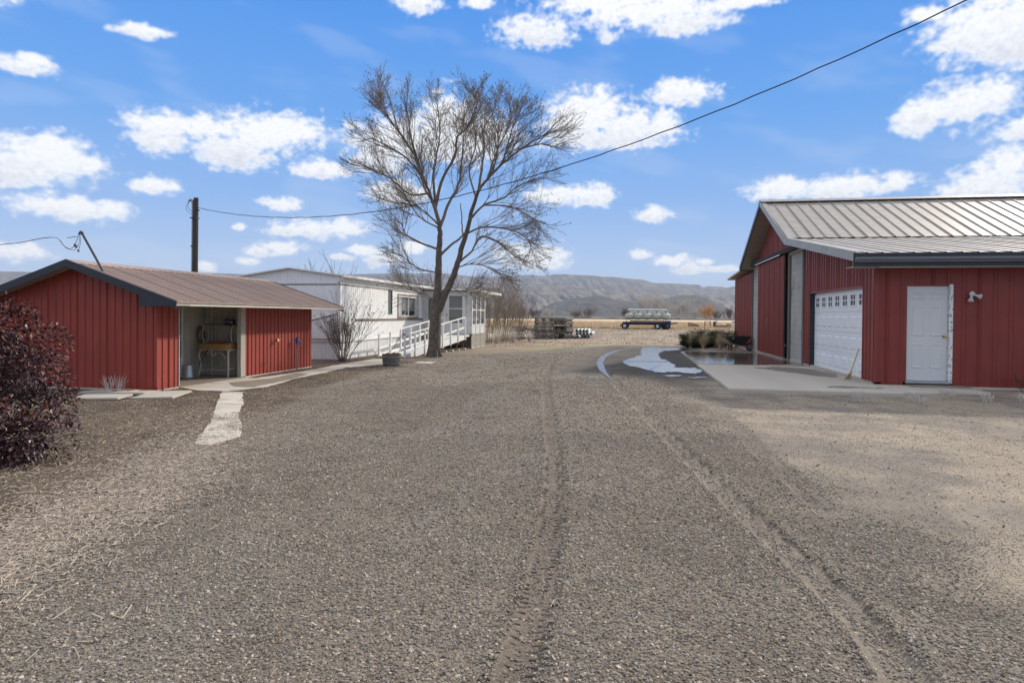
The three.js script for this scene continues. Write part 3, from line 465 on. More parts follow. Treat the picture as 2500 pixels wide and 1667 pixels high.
  const soff = (za, ya, zb, yb, n) => { for (let k = 0; k < n; k++) { const p = k / n, q = (k + 0.97) / n, zA = lerp(za, zb, p), yA = lerp(ya, yb, p), zB = lerp(za, zb, q), yB = lerp(ya, yb, q); part('soffit_board', new GB().hexa([[X0 + 0.02, yA - 0.012, zA], [XB, yA - 0.012, zA], [XB, yB - 0.012, zB], [X0 + 0.02, yB - 0.012, zB], [X0 + 0.02, yA, zA], [XB, yA, zA], [XB, yB, zB], [X0 + 0.02, yB, zB]]), M.soffit, b); } };
  soff(-15.2, 2.76, -21.8, 3.82, 22); soff(-21.8, 3.82, -25.95, 5.7, 15); soff(-30.6, 3.62, -25.95, 5.7, 17);
  part('purlin', new GB().bar([X0 - 0.01, 3.66, -30.62], [XB, 3.66, -30.62], 0.1, 0.14), M.darkWood, b);
  // front eave: fascia, gutter, soffit
  part('fascia', new GB().box(X0 - 0.02, 2.615, -15.16, X1, 2.905, -15.125), M.charcoal, b);
  part('soffit', new GB().box(X0, 2.612, ZF - 0.01, X1, 2.63, -15.165), M.soffit, b);
  part('soffit_edge', new GB().box(X0 + 0.5, 2.600, -15.185, X1, 2.611, -15.14), M.cream, b);
  { const g = new GB(), pr = [[0, 0], [0.055, -0.005], [0.075, 0.04], [0.10, 0.055], [0.105, 0.10], [0.085, 0.105]], zf = -15.12, y0 = 2.705;
    for (let k = 0; k < pr.length - 1; k++) g.quad([X0, y0 + pr[k][1], zf + pr[k][0]], [8.5, y0 + pr[k][1], zf + pr[k][0]], [8.5, y0 + pr[k + 1][1], zf + pr[k + 1][0]], [X0, y0 + pr[k + 1][1], zf + pr[k + 1][0]]);
    for (const x of [X0, 8.5]) g.poly([...pr.map(([d, h]) => [x, y0 + h, zf + d]), [x, y0 + 0.1, zf]]);
    const gut = part('gutter', g, M.gutter, b);
    part('downspout', new GB().bar([8.42, 2.72, -15.05], [8.52, 2.56, -15.1], 0.07, 0.06).bar([8.52, 2.57, -15.1], [8.58, 2.42, -15.55], 0.07, 0.06).bar([8.58, 2.45, -15.6], [8.58, 0.15, -15.6], 0.07, 0.06), M.gutter, gut); }
  // garage door, set back in its opening
  const XD = 5.36, za = -21.0, zb = -16.48, W = zb - za, gd = part('garage_door', new GB().box(XD + 0.012, 0.07, za - 0.05, XD + 0.04, 2.27, zb + 0.1), M.garageWhite, b);
  gd.userData.label = 'white sectional garage door with a row of small square windows';
  const cols = 7, cw = (W - 0.1) / cols, rowY = [0.085, 0.615, 1.145, 1.675, 2.205];
  for (let s = 0; s < 4; s++) {
    const sec = new GB(); sec.rbox(XD - 0.012, rowY[s] + 0.006, za, XD + 0.012, rowY[s + 1] - 0.003, zb, 0.008); part('door_section', sec, M.garageWhite, gd);
    if (s < 3) for (let c = 0; c < cols; c++) { const z0 = za + 0.05 + c * cw + 0.075, z1 = z0 + cw - 0.15, y0 = rowY[s] + 0.11, y1 = rowY[s + 1] - 0.11, e = 0.045, x = XD - 0.012, d = 0.016;
      const g = new GB(), o = [[y0, z0], [y0, z1], [y1, z1], [y1, z0]], q = [[y0 + e, z0 + e], [y0 + e, z1 - e], [y1 - e, z1 - e], [y1 - e, z0 + e]];
      for (let k = 0; k < 4; k++) { const m = (k + 1) % 4; g.quad([x - 0.001, ...o[k]], [x - 0.001, ...o[m]], [x - d, ...q[m]], [x - d, ...q[k]]); } g.poly(q.map((p) => [x - d, ...p])); part('raised_panel', g, M.garageWhite, gd); }
    else for (let c = 0; c < cols; c++) { const z0 = za + 0.05 + c * cw + 0.10, z1 = z0 + cw - 0.20, y0 = rowY[s] + 0.12, y1 = rowY[s + 1] - 0.08, x = XD - 0.013, g = new GB(), w = 0.035;
      g.box(x - 0.02, y0, z0, x, y0 + w, z1).box(x - 0.02, y1 - w, z0, x, y1, z1).box(x - 0.02, y0 + w, z0, x, y1 - w, z0 + w).box(x - 0.02, y0 + w, z1 - w, x, y1 - w, z1).box(x - 0.015, (y0 + y1) / 2 - 0.012, z0 + w, x, (y0 + y1) / 2 + 0.012, z1 - w).box(x - 0.014, y0 + w, (z0 + z1) / 2 - 0.012, x, y1 - w, (z0 + z1) / 2 + 0.012);
      part('window_frame', g, M.garageWhite, gd);
      for (const [p, q] of [[0, 0], [0, 1], [1, 0], [1, 1]]) { const my = (y0 + y1) / 2, mz = (z0 + z1) / 2, Y0 = p ? my + 0.012 : y0 + w, Y1 = p ? y1 - w : my - 0.012, Z0 = q ? mz + 0.012 : z0 + w, Z1 = q ? z1 - w : mz - 0.012; part('pane', new GB().quad([x - 0.003, Y0, Z0], [x - 0.003, Y0, Z1], [x - 0.003, Y1, Z1], [x - 0.003, Y1, Z0]), M.paneDark, gd); } }
  }
  part('jamb', new GB().box(XB - 0.03, 0.06, -21.045, XD + 0.02, 2.28, -21.005), M.charcoal, b);
  part('header', new GB().box(XB - 0.02, 2.24, -21.04, XD + 0.02, 2.27, -16.44), M.redTrim, b);
  part('jamb', new GB().box(XB - 0.002, 0.06, -16.455, XD, 2.24, -16.40), M.charcoal, b);
  // block wall showing beside the sliding door
  const blocks = (z0, z1) => { part('mortar', new GB().box(XB + 0.022, 0, z0, XB + 0.2, 3.72, z1), M.mortar, b); for (let r = 0; r < 18; r++) { const y = 0.02 + r * 0.205; let z = z0 - (r % 2 ? 0.2 : 0); while (z < z1 - 0.02) { const a = Math.max(z, z0) + 0.005, e = Math.min(z + 0.4, z1) - 0.005; if (e - a > 0.03) part('block', new GB().box(XB + 0.012, y + 0.005, a, XB + 0.1, y + 0.198, e), M.block, b); z += 0.4; } } };
  blocks(-30.7, -28.9); blocks(-23.6, -21.95);
  part('post', new GB().box(XB - 0.05, 0, -30.80, XB + 0.08, 3.74, -30.71), M.greyWood, b);
  part('post', new GB().box(XB - 0.06, 0, -23.74, XB + 0.02, 3.74, -23.61), M.greyWood, b);
  part('post', new GB().box(XB - 0.04, 0, -21.94, XB + 0.10, 3.74, -21.78), M.greyWood, b);
  part('head_beam', new GB().box(XB - 0.05, 3.62, -23.60, XB + 0.011, 3.75, -21.95).box(XB - 0.05, 3.62, -30.70, XB + 0.011, 3.75, -28.9), M.paleWood, b);
  part('door_pocket', new GB().box(XB + 0.02, 0.06, -24.4, XB + 0.05, 3.72, -23.75), M.greyWood, b);
  const sd = part('sliding_door', new GB().box(XB - 0.11, 0.12, -28.87, XB - 0.055, 3.70, -24.12), M.darkWood, b); sd.userData.label = 'tall red ribbed sliding door hung from a rail';
  clad(sd, 'door_panel', M.red, [XB - 0.112, 0, 0], [0, 0, 1], [-1, 0, 0], [[-28.9, -24.1, 0.13, 3.68]], 0.914, 0.2286, 0.024, 0.055);
  part('bottom_board', new GB().box(XB - 0.125, 0.06, -28.9, XB - 0.05, 0.125, -24.1), M.paleWood, sd);
  part('handle', new GB().tube([[XB - 0.14, 1.15, -26.7], [XB - 0.19, 1.18, -26.7], [XB - 0.19, 1.42, -26.7], [XB - 0.14, 1.45, -26.7]], 0.012, 6), M.steel, sd);
  part('door_rail', new GB().box(XB - 0.2, 3.73, -31.1, XB - 0.02, 3.80, -21.75).box(XB - 0.22, 3.80, -31.1, XB - 0.02, 3.87, -21.75), M.darkWood, b);
  part('rail_flashing', new GB().box(XB - 0.225, 3.70, -29.1, XB - 0.205, 3.73, -24.4), M.garageWhite, b);
  // entry door
  const zd = ZF, d = part('entry_door', new GB().box(5.90, 0.16, zd - 0.075, 6.72, 2.22, zd - 0.035), M.doorWhite, b); d.userData.label = 'white six-panel entry door';
  for (const [x0, x1] of [[6.005, 6.255], [6.365, 6.615]]) for (const [y0, y1] of [[1.93, 2.08], [1.13, 1.78], [0.42, 0.97]]) { const g = new GB(), e = 0.022, f = 0.05, z = zd - 0.0345, o = [[x0, y0], [x1, y0], [x1, y1], [x0, y1]], i1 = [[x0 + e, y0 + e], [x1 - e, y0 + e], [x1 - e, y1 - e], [x0 + e, y1 - e]], i2 = [[x0 + f, y0 + f], [x1 - f, y0 + f], [x1 - f, y1 - f], [x0 + f, y1 - f]];
    for (let k = 0; k < 4; k++) { const m = (k + 1) % 4; g.quad([...o[k], z], [...o[m], z], [...i1[m], z + 0.012], [...i1[k], z + 0.012]).quad([...i1[k], z + 0.012], [...i1[m], z + 0.012], [...i2[m], z + 0.002], [...i2[k], z + 0.002]); } g.poly(i2.map((p) => [...p, z + 0.002])); part('raised_panel', g, M.doorWhite, d); }
  part('knob', new GB().lathe([[0.001, 0.085], [0.022, 0.08], [0.03, 0.06], [0.022, 0.04], [0.01, 0.03], [0.012, 0.008], [0.035, 0.006], [0.035, 0]], 16, 6.655, 1.13, zd - 0.035, 'z'), M.brass, d);
  part('door_jamb', new GB().box(5.83, 0.12, zd - 0.1, 5.895, 2.26, zd + 0.005).box(5.895, 2.225, zd - 0.1, 6.725, 2.26, zd + 0.004), M.redTrim, b);
  const pj = part('door_jamb', new GB().box(6.725, 0.12, zd - 0.1, 6.80, 2.26, zd + 0.028), M.peeling, b); pj.userData.label = 'door jamb with white paint peeling off the wood';
  part('threshold', new GB().box(5.87, 0.10, zd - 0.1, 6.76, 0.155, zd + 0.05), M.zinc, b);
  // screws on the front sheets
  { const g = new GB(); for (const y of [0.62, 1.42]) for (let x = 5.4; x < 9.5; x += 0.305) if (x < 5.8 || x > 6.84) g.box(x + 0.07, y, ZF + 0.0, x + 0.083, y + 0.013, ZF + 0.008); part('screw_heads', g, M.redTrim, b); }
}
// twin flood light beside the entry door
{
  const f = thing('flood_light', 'white twin-headed flood light on red wall right of entry door', 'lamp', [7.16, 2.03, ZF + 0.022]);
  part('mount', new GB().lathe([[0.001, 0.045], [0.05, 0.04], [0.058, 0.02], [0.058, 0]], 18, 0, 0.02, 0, 'z'), M.whitePaint, f);
  const head = (x, y, z, dx, dy, dz) => { const g = new THREE.LatheGeometry([[0.001, 0], [0.022, 0.002], [0.026, 0.05], [0.034, 0.07], [0.058, 0.115], [0.060, 0.13]].map((p) => new THREE.Vector2(...p)), 18), l = part('lamp_head', g, M.whitePaint, f); l.position.set(x, y, z); l.quaternion.setFromUnitVectors(V(0, 1, 0), V(dx, dy, dz).normalize()); part('lens', new THREE.LatheGeometry([[0.057, 0.128], [0.04, 0.14], [0.001, 0.145]].map((p) => new THREE.Vector2(...p)), 18), M.lens, l); };
  head(0.03, 0.0, 0.05, 0.8, -0.35, 0.5); head(-0.03, -0.02, 0.05, -0.25, -0.9, 0.35);
  part('swivel', new GB().tube([[0, 0, 0.03], [0.04, 0.0, 0.06]], 0.014, 8).tube([[0, 0, 0.03], [-0.035, -0.03, 0.06]], 0.014, 8), M.whitePaint, f);
}
// apron slab in front of the garage door and the strip by the entry door
{
  const sl = (x0, z0, x1, z1, y = 0.06, m = M.concrete) => struct('concrete_slab', new GB().rbox(x0, -0.12, z0, x1, y, z1, 0.015), m);
  sl(1.93, -17.45, XB - 0.02, -13.95); sl(1.93, -20.85, XB - 0.02, -17.475); sl(1.95, -28.3, XB - 0.02, -20.875, 0.058, M.dampSlab);
  sl(XB - 0.0, -15.66, 6.0, -14.2, 0.058); sl(6.02, -15.66, 6.98, -14.45, 0.056);
  struct('concrete_slab', new GB().rbox(5.85, 0.0, -15.66, 7.0, 0.075, -15.2, 0.01), M.damp);
  const film = [[2.02, -21.1], [3.1, -21.0], [4.2, -21.25], [4.9, -21.9], [5.15, -23.4], [5.12, -28.0], [4.0, -28.15], [2.1, -28.05], [2.0, -25.0]];
  puddle(film, 0.0635, 0.13, 5);
  const dampP = (poly, y, m, s) => { const o = puddle(poly, y, 0.12, s); o.material = m; o.name = numbered('damp_patch'); };
  dampP([[3.4, -19.9], [4.2, -20.4], [5.0, -19.8], [5.15, -18.2], [4.9, -17.1], [4.4, -17.7], [3.9, -18.8]], 0.0645, M.damp, 9);
  dampP([[4.0, -14.62], [5.0, -14.68], [5.1, -14.75], [4.6, -14.95], [4.05, -14.82]], 0.0642, M.damp, 14);
}
// ---------- low red shed with an open alcove ----------
const XS = -10.7, ZS0 = -13.21, ZS1 = -20.5, XSB = -15.05, YG = -0.3;
{
  const s = thing('shed', 'low red metal shed with brown ribbed roof and open alcove', 'shed');
  const ry = (x) => x > -12.7 ? lerp(2.66, 1.73, (x + 12.7) / 2.8) : lerp(2.66, 1.73, (-12.7 - x) / 2.8), under = (x) => ry(x) - 0.07;
  clad(s, 'wall_panel', M.redShed, [0, 0, ZS0], [1, 0, 0], [0, 0, 1], [[XSB, -12.7, YG + 0.035, under], [-12.7, XS, YG + 0.035, under]], 0.8, 0.2, 0.02, 0.02);
  const side = (a, b) => clad(s, 'wall_panel', M.redShed, [XS, 0, 0], [0, 0, 1], [1, 0, 0], [[a, b, YG + 0.035, 1.68]], 0.8, 0.2, 0.02, 0.02);
  side(-13.93, ZS0); side(ZS1, -16.68);
  part('corner_trim', new GB().box(XS - 0.05, YG + 0.08, ZS0 + 0.021, XS + 0.024, 1.68, ZS0 + 0.025).box(XS + 0.021, YG + 0.08, ZS0 - 0.05, XS + 0.026, 1.68, ZS0 + 0.02), M.redShed, s);
  part('edge_trim', new GB().box(XS - 0.06, YG + 0.05, -13.95, XS + 0.024, 1.66, -13.932), M.cream, s);
  part('rear_wall', new GB().box(XSB, YG, ZS1 - 0.02, XS, 1.7, ZS1).box(XSB - 0.02, YG, ZS1, XSB, 1.7, ZS0), M.redShed, s);
  part('foundation', new GB().box(XSB, YG - 0.2, ZS0 - 0.2, XS - 0.01, YG + 0.035, ZS0 + 0.03).box(XS - 0.2, YG - 0.2, ZS1, XS + 0.022, YG + 0.035, -16.66).box(XS - 0.2, YG - 0.2, -13.92, XS + 0.022, YG + 0.035, ZS0 - 0.21), M.concrete, s);
  // alcove
  const XA = -12.15, ZA = -16.95;
  part('alcove_floor', new GB().box(XA, YG - 0.1, ZA, XS + 0.02, YG + 0.03, -13.94), M.damp, s);
  part('alcove_wall', new GB().box(XA - 0.05, YG, ZA - 0.05, XA, 1.9, -13.6), M.beige, s);
  part('alcove_wall', new GB().box(XA, YG, -13.95, XS - 0.06, 1.7, -13.90), M.beige, s);
  part('alcove_wall', new GB().box(XA, YG, ZA - 0.05, XS - 0.05, 0.62, ZA), M.beige, s);
  for (let x = XA + 0.002; x < XS - 0.1; x += 0.13) part('wall_board', new GB().rbox(x + 0.003, 0.62, ZA - 0.03, Math.min(x + 0.127, XS - 0.06), 1.9, ZA + 0.006, 0.005), M.beige, s);
  part('alcove_ceiling', new GB().box(XA - 0.05, 1.70, ZA, XS, 1.73, -13.9), M.beige, s);
  part('post', new GB().box(XS - 0.09, YG, -16.66, XS + 0.02, 1.66, -16.44), M.paleWood, s);
  const wd = part('alcove_window', new GB().box(XA + 0.001, YG + 0.05, -15.2, XA + 0.05, 1.66, -15.13).box(XA + 0.001, YG + 0.05, -15.95, XA + 0.05, 1.66, -15.88).box(XA + 0.001, 0.84, -15.88, XA + 0.05, 0.9, -15.2).box(XA + 0.001, 0.22, -15.88, XA + 0.05, 0.27, -15.2), M.whitePaint, s);
  part('pane', new GB().box(XA + 0.01, 0.9, -15.88, XA + 0.02, 1.66, -15.2).box(XA + 0.01, 0.27, -15.88, XA + 0.02, 0.84, -15.2), M.paneDark, wd);
  // roof
  const L = Math.hypot(2.8, 0.93), vr = [-2.8 / L, 0.93 / L, 0], nr = [0.93 / L, 2.8 / L, 0];
  clad(s, 'roof_panel', M.roofBrown, [-9.9, 1.73, 0], [0, 0, 1], nr, [[-21.2, -12.8, 0, L]], 0.914, 0.2286, 0.03, 0.04, vr);
  clad(s, 'roof_panel', M.roofBrown, [-15.5, 1.73, 0], [0, 0, 1], [-nr[0], nr[1], 0], [[-21.2, -12.8, 0, L]], 0.914, 0.2286, 0.03, 0.04, [-vr[0], vr[1], 0]);
  part('ridge_cap', new GB().hexa([[-12.92, 2.60, -12.8], [-12.7, 2.675, -12.8], [-12.7, 2.675, -21.22], [-12.92, 2.60, -21.22], [-12.92, 2.615, -12.8], [-12.7, 2.70, -12.8], [-12.7, 2.70, -21.22], [-12.92, 2.615, -21.22]]).hexa([[-12.7, 2.675, -12.8], [-12.48, 2.60, -12.8], [-12.48, 2.60, -21.22], [-12.7, 2.675, -21.22], [-12.7, 2.70, -12.8], [-12.48, 2.615, -12.8], [-12.48, 2.615, -21.22], [-12.7, 2.70, -21.22]]), M.roofBrown, s);
  const rk = (xa, xb, h0, h1, z0, z1, m, name) => part(name, new GB().hexa([[xa, ry(xa) - h1, z0], [xb, ry(xb) - h1, z0], [xb, ry(xb) - h1, z1], [xa, ry(xa) - h1, z1], [xa, ry(xa) - h0, z0], [xb, ry(xb) - h0, z0], [xb, ry(xb) - h0, z1], [xa, ry(xa) - h0, z1]]), m, s);
  for (const [a, b] of [[-15.52, -12.7], [-12.7, -9.88]]) { rk(a, b, -0.04, 0.135, -12.78, -12.805, M.charcoal, 'rake_trim'); rk(a, b, 0.03, 0.06, -12.805, ZS0 - 0.05, M.soffit, 'gable_soffit'); rk(a, b, -0.03, 0.14, -21.2, -21.23, M.charcoal, 'rake_trim'); }
  part('eave_return', new GB().poly([[-10.78, 1.645, -12.77], [-9.88, 1.645, -12.77], [-9.88, 1.72, -12.77], [-10.78, ry(-10.78) - 0.02, -12.77]]).box(-10.78, 1.645, -13.2, -9.88, 1.655, -12.772), M.charcoal, s);
  part('fascia', new GB().box(-9.91, 1.655, -21.2, -9.885, 1.745, -12.805), M.cream, s);
  part('drip_edge', new GB().box(-9.884, 1.72, -21.2, -9.86, 1.75, -12.805), M.roofBrown, s);
  part('eave_soffit', new GB().box(XS, 1.66, -21.2, -9.912, 1.675, -12.81), M.cream, s);
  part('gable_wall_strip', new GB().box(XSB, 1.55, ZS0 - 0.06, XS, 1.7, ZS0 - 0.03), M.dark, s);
}
// service mast on the shed roof, with its drip loop
{
  const m = thing('service_mast', 'leaning dark metal service mast on the shed roof', 'mast', [-11.95, 2.42, -13.02]);
  const tip = [-0.54, 0.88, 0.0];
  part('conduit', new GB().tube([[0.02, -0.06, 0], [0, 0.02, -0.01], [-0.27, 0.46, -0.0], tip], 0.026, 10), M.mastSteel, m);
  part('weather_head', new GB().tube([tip, [tip[0] - 0.05, tip[1] + 0.035, tip[2] - 0.02], [tip[0] - 0.13, tip[1] + 0.012, tip[2] - 0.05]], [0.035, 0.04, 0.022], 10), M.mastSteel, m);
  const loop = (pts) => new THREE.CatmullRomCurve3(pts.map((p) => V(...p))).getPoints(22).map((p) => p.toArray());
  const t = tip;
  part('drip_loop', new GB().tube(loop([[t[0] - 0.1, t[1], t[2]], [t[0] - 0.17, t[1] - 0.2, t[2]], [t[0] - 0.30, t[1] - 0.34, t[2]], [t[0] - 0.48, t[1] - 0.28, t[2]], [t[0] - 0.66, t[1] - 0.1, t[2]], [t[0] - 0.85, t[1] - 0.07, t[2]]]), 0.006, 5).tube(loop([[t[0] - 0.08, t[1], t[2]], [t[0] - 0.10, t[1] - 0.25, t[2]], [t[0] - 0.22, t[1] - 0.37, t[2]], [t[0] - 0.42, t[1] - 0.33, t[2]], [t[0] - 0.6, t[1] - 0.14, t[2]]]), 0.005, 5).tube(loop([[t[0] - 0.06, t[1], t[2]], [t[0] - 0.05, t[1] - 0.2, t[2]], [t[0] - 0.10, t[1] - 0.39, t[2]]]), 0.005, 5), M.cable, m);
  part('connector', new GB().bar([t[0] - 0.20, t[1] - 0.24, t[2]], [t[0] - 0.155, t[1] - 0.31, t[2]], 0.05, 0.04).bar([t[0] - 0.115, t[1] - 0.37, t[2]], [t[0] - 0.09, t[1] - 0.41, t[2]], 0.035, 0.03), M.black, m);
  part('wire_clamp', new GB().tube([[t[0] - 0.40, t[1] - 0.09, t[2]], [t[0] - 0.16, t[1] - 0.06, t[2]]], 0.008, 5), M.cable, m);
  const pts = []; for (let k = 0; k <= 30; k++) { const q = k / 30; pts.push([-13.33 - 12 * q, 3.23 - 0.9 * q + 0.75 * q * q + 0.012 * Math.sin(k * 1.7), -13.02 - 2.5 * q]); }
  solid('overhead_wire', new GB().tube(pts, 0.009, 5), M.cable, 'thin black wire running left from the shed roof mast', 'wire');
}
// utility pole behind the shed
{
  const p = thing('utility_pole', 'dark wooden utility pole with grey conduit behind the shed', 'pole', [-16.02, YG, -21.75]);
  part('post', new GB().tube([[-0.03, 0, 0], [0, 3, 0], [0.04, 6.06, 0]], [0.115, 0.105, 0.085], 14), M.darkWood, p);
  part('conduit', new GB().tube([[-0.13, 0, 0.02], [-0.10, 3, 0.02], [-0.085, 5.88, 0.02]], 0.036, 10), M.steel, p);
  part('weather_head', new GB().tube([[-0.085, 5.86, 0.02], [-0.10, 5.96, 0.02], [-0.17, 5.99, 0.03], [-0.24, 5.93, 0.04]], [0.036, 0.05, 0.05, 0.03], 10), M.steel, p);
  const lp = (a, b, c) => new THREE.CatmullRomCurve3([a, b, c].map((q) => V(...q))).getPoints(14).map((q) => q.toArray());
  part('drip_loop', new GB().tube(lp([-0.24, 5.93, 0.04], [-0.34, 5.66, 0.05], [-0.08, 5.42, 0.03]), 0.007, 5).tube(lp([-0.23, 5.93, 0.04], [-0.26, 5.72, 0.05], [-0.08, 5.53, 0.03]), 0.007, 5), M.cable, p);
  part('bracket', new GB().box(-0.15, 5.30, -0.11, 0.11, 5.33, 0.11).box(0.08, 5.58, -0.03, 0.17, 5.62, 0.03).box(-0.15, 4.25, -0.02, -0.05, 4.29, 0.06), M.black, p);
  const A = [-15.93, 5.30, -21.75], pts = [];
  for (let k = 0; k <= 90; k++) { const t = k / 90 * 1.06; pts.push([lerp(A[0], 12, t), 10.6 * t * t - 6.52 * t + 5.40 + 0.008 * Math.sin(k * 2.3), lerp(A[2], -8, t)]); }
  solid('overhead_wire', new GB().tube(pts, [0.010, ...pts.slice(1).map(() => 0.011)], 6), M.cable, 'long black overhead wire sweeping up from the pole across the sky', 'wire');
}
// baker's rack desk in the alcove
{
  const r = thing('bakers_rack', 'cream iron baker\'s rack with two wooden drawers in the shed alcove', 'rack', [-11.42, YG + 0.03, -16.58]);
  const m = M.cream, y0 = 0.02, W = 0.44, D = 0.27, Y = 0.76;   // half width, half depth, desk underside
  const lp = (a, n = 16) => new THREE.CatmullRomCurve3(a.map((q) => V(...q))).getPoints(n).map((q) => q.toArray());
  part('leg', new GB().tube(lp([[-W - 0.05, 0, D], [-W + 0.03, 0.22, D], [-W + 0.03, 0.42, D], [-W - 0.02, 0.62, D], [-W + 0.04, Y, D]]), 0.016, 8), m, r);
  part('leg', new GB().bar([W, 0, D], [W, Y, D], 0.034, 0.034, [0, 0, 1]), m, r);
  part('leg', new GB().bar([W, 0, -D], [W, 2.0, -D], 0.03, 0.03, [0, 0, 1]), m, r);
  part('leg', new GB().bar([-W, 0, -D], [-W, 2.0, -D], 0.03, 0.03, [0, 0, 1]), m, r);
  part('stretcher', new GB().bar([-W, 0.2, D], [W, 0.2, D], 0.02, 0.02).bar([-W, 0.2, -D], [W, 0.2, -D], 0.02, 0.02).bar([W, 0.2, -D], [W, 0.22, D], 0.02, 0.02), m, r);
  part('desk_frame', new GB().box(-W, Y - 0.02, D - 0.02, W, Y, D).box(W - 0.01, Y - 0.03, -D, W + 0.012, Y, D), m, r);
  part('scroll', new GB().tube(lp([[-W + 0.12, 0.52, D], [-W + 0.16, 0.6, D], [-W + 0.28, 0.68, D], [-0.04, 0.62, D], [0.0, 0.58, D], [0.04, 0.62, D], [0.2, 0.68, D], [0.32, 0.58, D], [0.36, 0.51, D]], 30), 0.010, 6).tube(lp([[-0.07, 0.73, D], [-0.05, 0.62, D], [0.02, 0.6, D], [0.05, 0.7, D]]), 0.009, 6), m, r);
  part('desk_top', new GB().rbox(-W - 0.04, Y + 0.15, -D - 0.02, W + 0.03, Y + 0.17, D + 0.03, 0.004), M.oak, r);
  part('desk_side', new GB().box(W - 0.015, Y + 0.002, -D, W + 0.012, Y + 0.149, D), M.oak, r);
  part('desk_side', new GB().box(-W - 0.012, Y + 0.002, -D, -W + 0.012, Y + 0.149, D), M.oak, r);
  for (const [a, b, d] of [[-W + 0.015, -0.03, 0.02], [-0.02, W - 0.02, 0.05]]) { const dr = part('drawer', new GB().rbox(a, Y + 0.005, -D + 0.02, b, Y + 0.145, D + d, 0.004), M.oak, r); part('knob', new GB().lathe([[0.001, 0.03], [0.016, 0.025], [0.016, 0.012], [0.007, 0.008], [0.007, 0]], 10, (a + b) / 2, Y + 0.075, D + d, 'z'), M.oak, dr); }
  part('shelf', new GB().bar([-W - 0.02, 1.46, -D + 0.16], [W - 0.02, 1.43, -D + 0.16], 0.3, 0.02), M.darkWood, r);
  part('scroll', new GB().tube(lp([[-W, 1.72, -D], [-0.25, 1.74, -D], [-0.1, 1.9, -D], [0, 1.93, -D], [0.1, 1.9, -D], [0.25, 1.74, -D], [W, 1.72, -D]], 30), 0.011, 6).tube(lp([[-W, 1.85, -D], [-0.3, 1.84, -D], [-0.15, 1.97, -D]], 14), 0.010, 6).tube(lp([[W, 1.85, -D], [0.3, 1.84, -D], [0.15, 1.97, -D]], 14), 0.010, 6), m, r);
  const oval = (x, h) => { const o = []; for (let k = 0; k <= 24; k++) { const a = k / 24 * Math.PI * 2; o.push([x, 0.93 + h + Math.sin(a) * h, -D + 0.28 + Math.cos(a) * 0.14]); } return o; };
  part('side_hoop', new GB().tube(oval(W, 0.25), 0.011, 6, false), m, r); part('side_hoop', new GB().tube(oval(-W, 0.25), 0.011, 6, false), m, r);
  const cd = thing('extension_cord', 'coiled orange extension cord lying on the rack desk', 'cord', [-11.56, YG + 0.03 + Y + 0.17, -16.56]);
  const q = rng(3), cp = []; for (let k = 0; k <= 120; k++) { const a = k * 0.42; cp.push([Math.cos(a) * (0.15 + 0.06 * q()) + 0.0012 * k, 0.012 + 0.055 * k / 120 * (0.4 + 0.6 * Math.abs(Math.sin(k))), Math.sin(a) * (0.10 + 0.05 * q())]); } cp.push([0.3, 0.02, 0.1], [0.42, 0.012, 0.16]);
  part('coil', new GB().tube(cp, 0.0085, 5), M.orange, cd);
  const rd = thing('radio', 'dark portable radio with twin speakers on the rack shelf', 'radio', [-11.22, YG + 0.03 + 1.445, -16.70]);
  part('body', new GB().rbox(-0.15, 0, -0.07, 0.17, 0.14, 0.06, 0.03), M.black, rd); part('display', new GB().rbox(-0.07, 0.03, 0.055, 0.07, 0.12, 0.075, 0.006), mat([0.10, 0.11, 0.14], { roughness: 0.3 }), rd);
  for (const x of [-0.11, 0.125]) part('speaker', new GB().lathe([[0.001, 0.012], [0.025, 0.004], [0.04, 0.012], [0.045, 0]], 16, x, 0.07, 0.06, 'z'), M.steel, rd);
  part('handle', new GB().tube(lp([[-0.13, 0.13, 0], [-0.11, 0.16, 0], [0.13, 0.16, 0], [0.15, 0.13, 0]]), 0.008, 6), M.black, rd);
  part('power_cord', new GB().tube(lp([[0.02, 0.02, -0.07], [0.01, -0.2, -0.09], [0.06, -0.5, -0.09]]), 0.005, 4), M.cable, rd);
}
{ // upturned bucket
  const b = thing('bucket', 'upturned galvanized bucket on the alcove floor', 'bucket', [-11.98, YG + 0.03, -16.0]);
  part('body', new GB().lathe([[0.175, 0], [0.18, 0.012], [0.168, 0.02], [0.135, 0.33], [0.132, 0.34], [0.12, 0.345], [0.001, 0.335]], 28, 0, 0, 0), M.zinc, b);
  part('rim', new GB().lathe([[0.176, 0.0], [0.184, 0.006], [0.176, 0.014]], 28, 0, 0.0, 0), M.zinc, b);
  const st = solid('stick', new GB().tube([[-11.72, YG + 0.40, -16.1], [-11.55, YG + 0.80, -16.25]], 0.012, 6), M.cable, 'thin dark rod leaning between bucket and rack leg', 'rod'); void st;
  const w = thing('hanging_hose', 'dark hose coil hanging on the alcove back wall beside the rack', 'hose', [-12.06, 0.88, -16.6]);
  for (let k = 0; k < 3; k++) { const o = []; for (let j = 0; j <= 20; j++) { const a = j / 20 * Math.PI * 2; o.push([0.02 * k, Math.sin(a) * (0.25 - 0.03 * k), Math.cos(a) * (0.12 + 0.01 * k)]); } part('coil', new GB().tube(o, 0.014, 6, false), M.rust, w); }
}
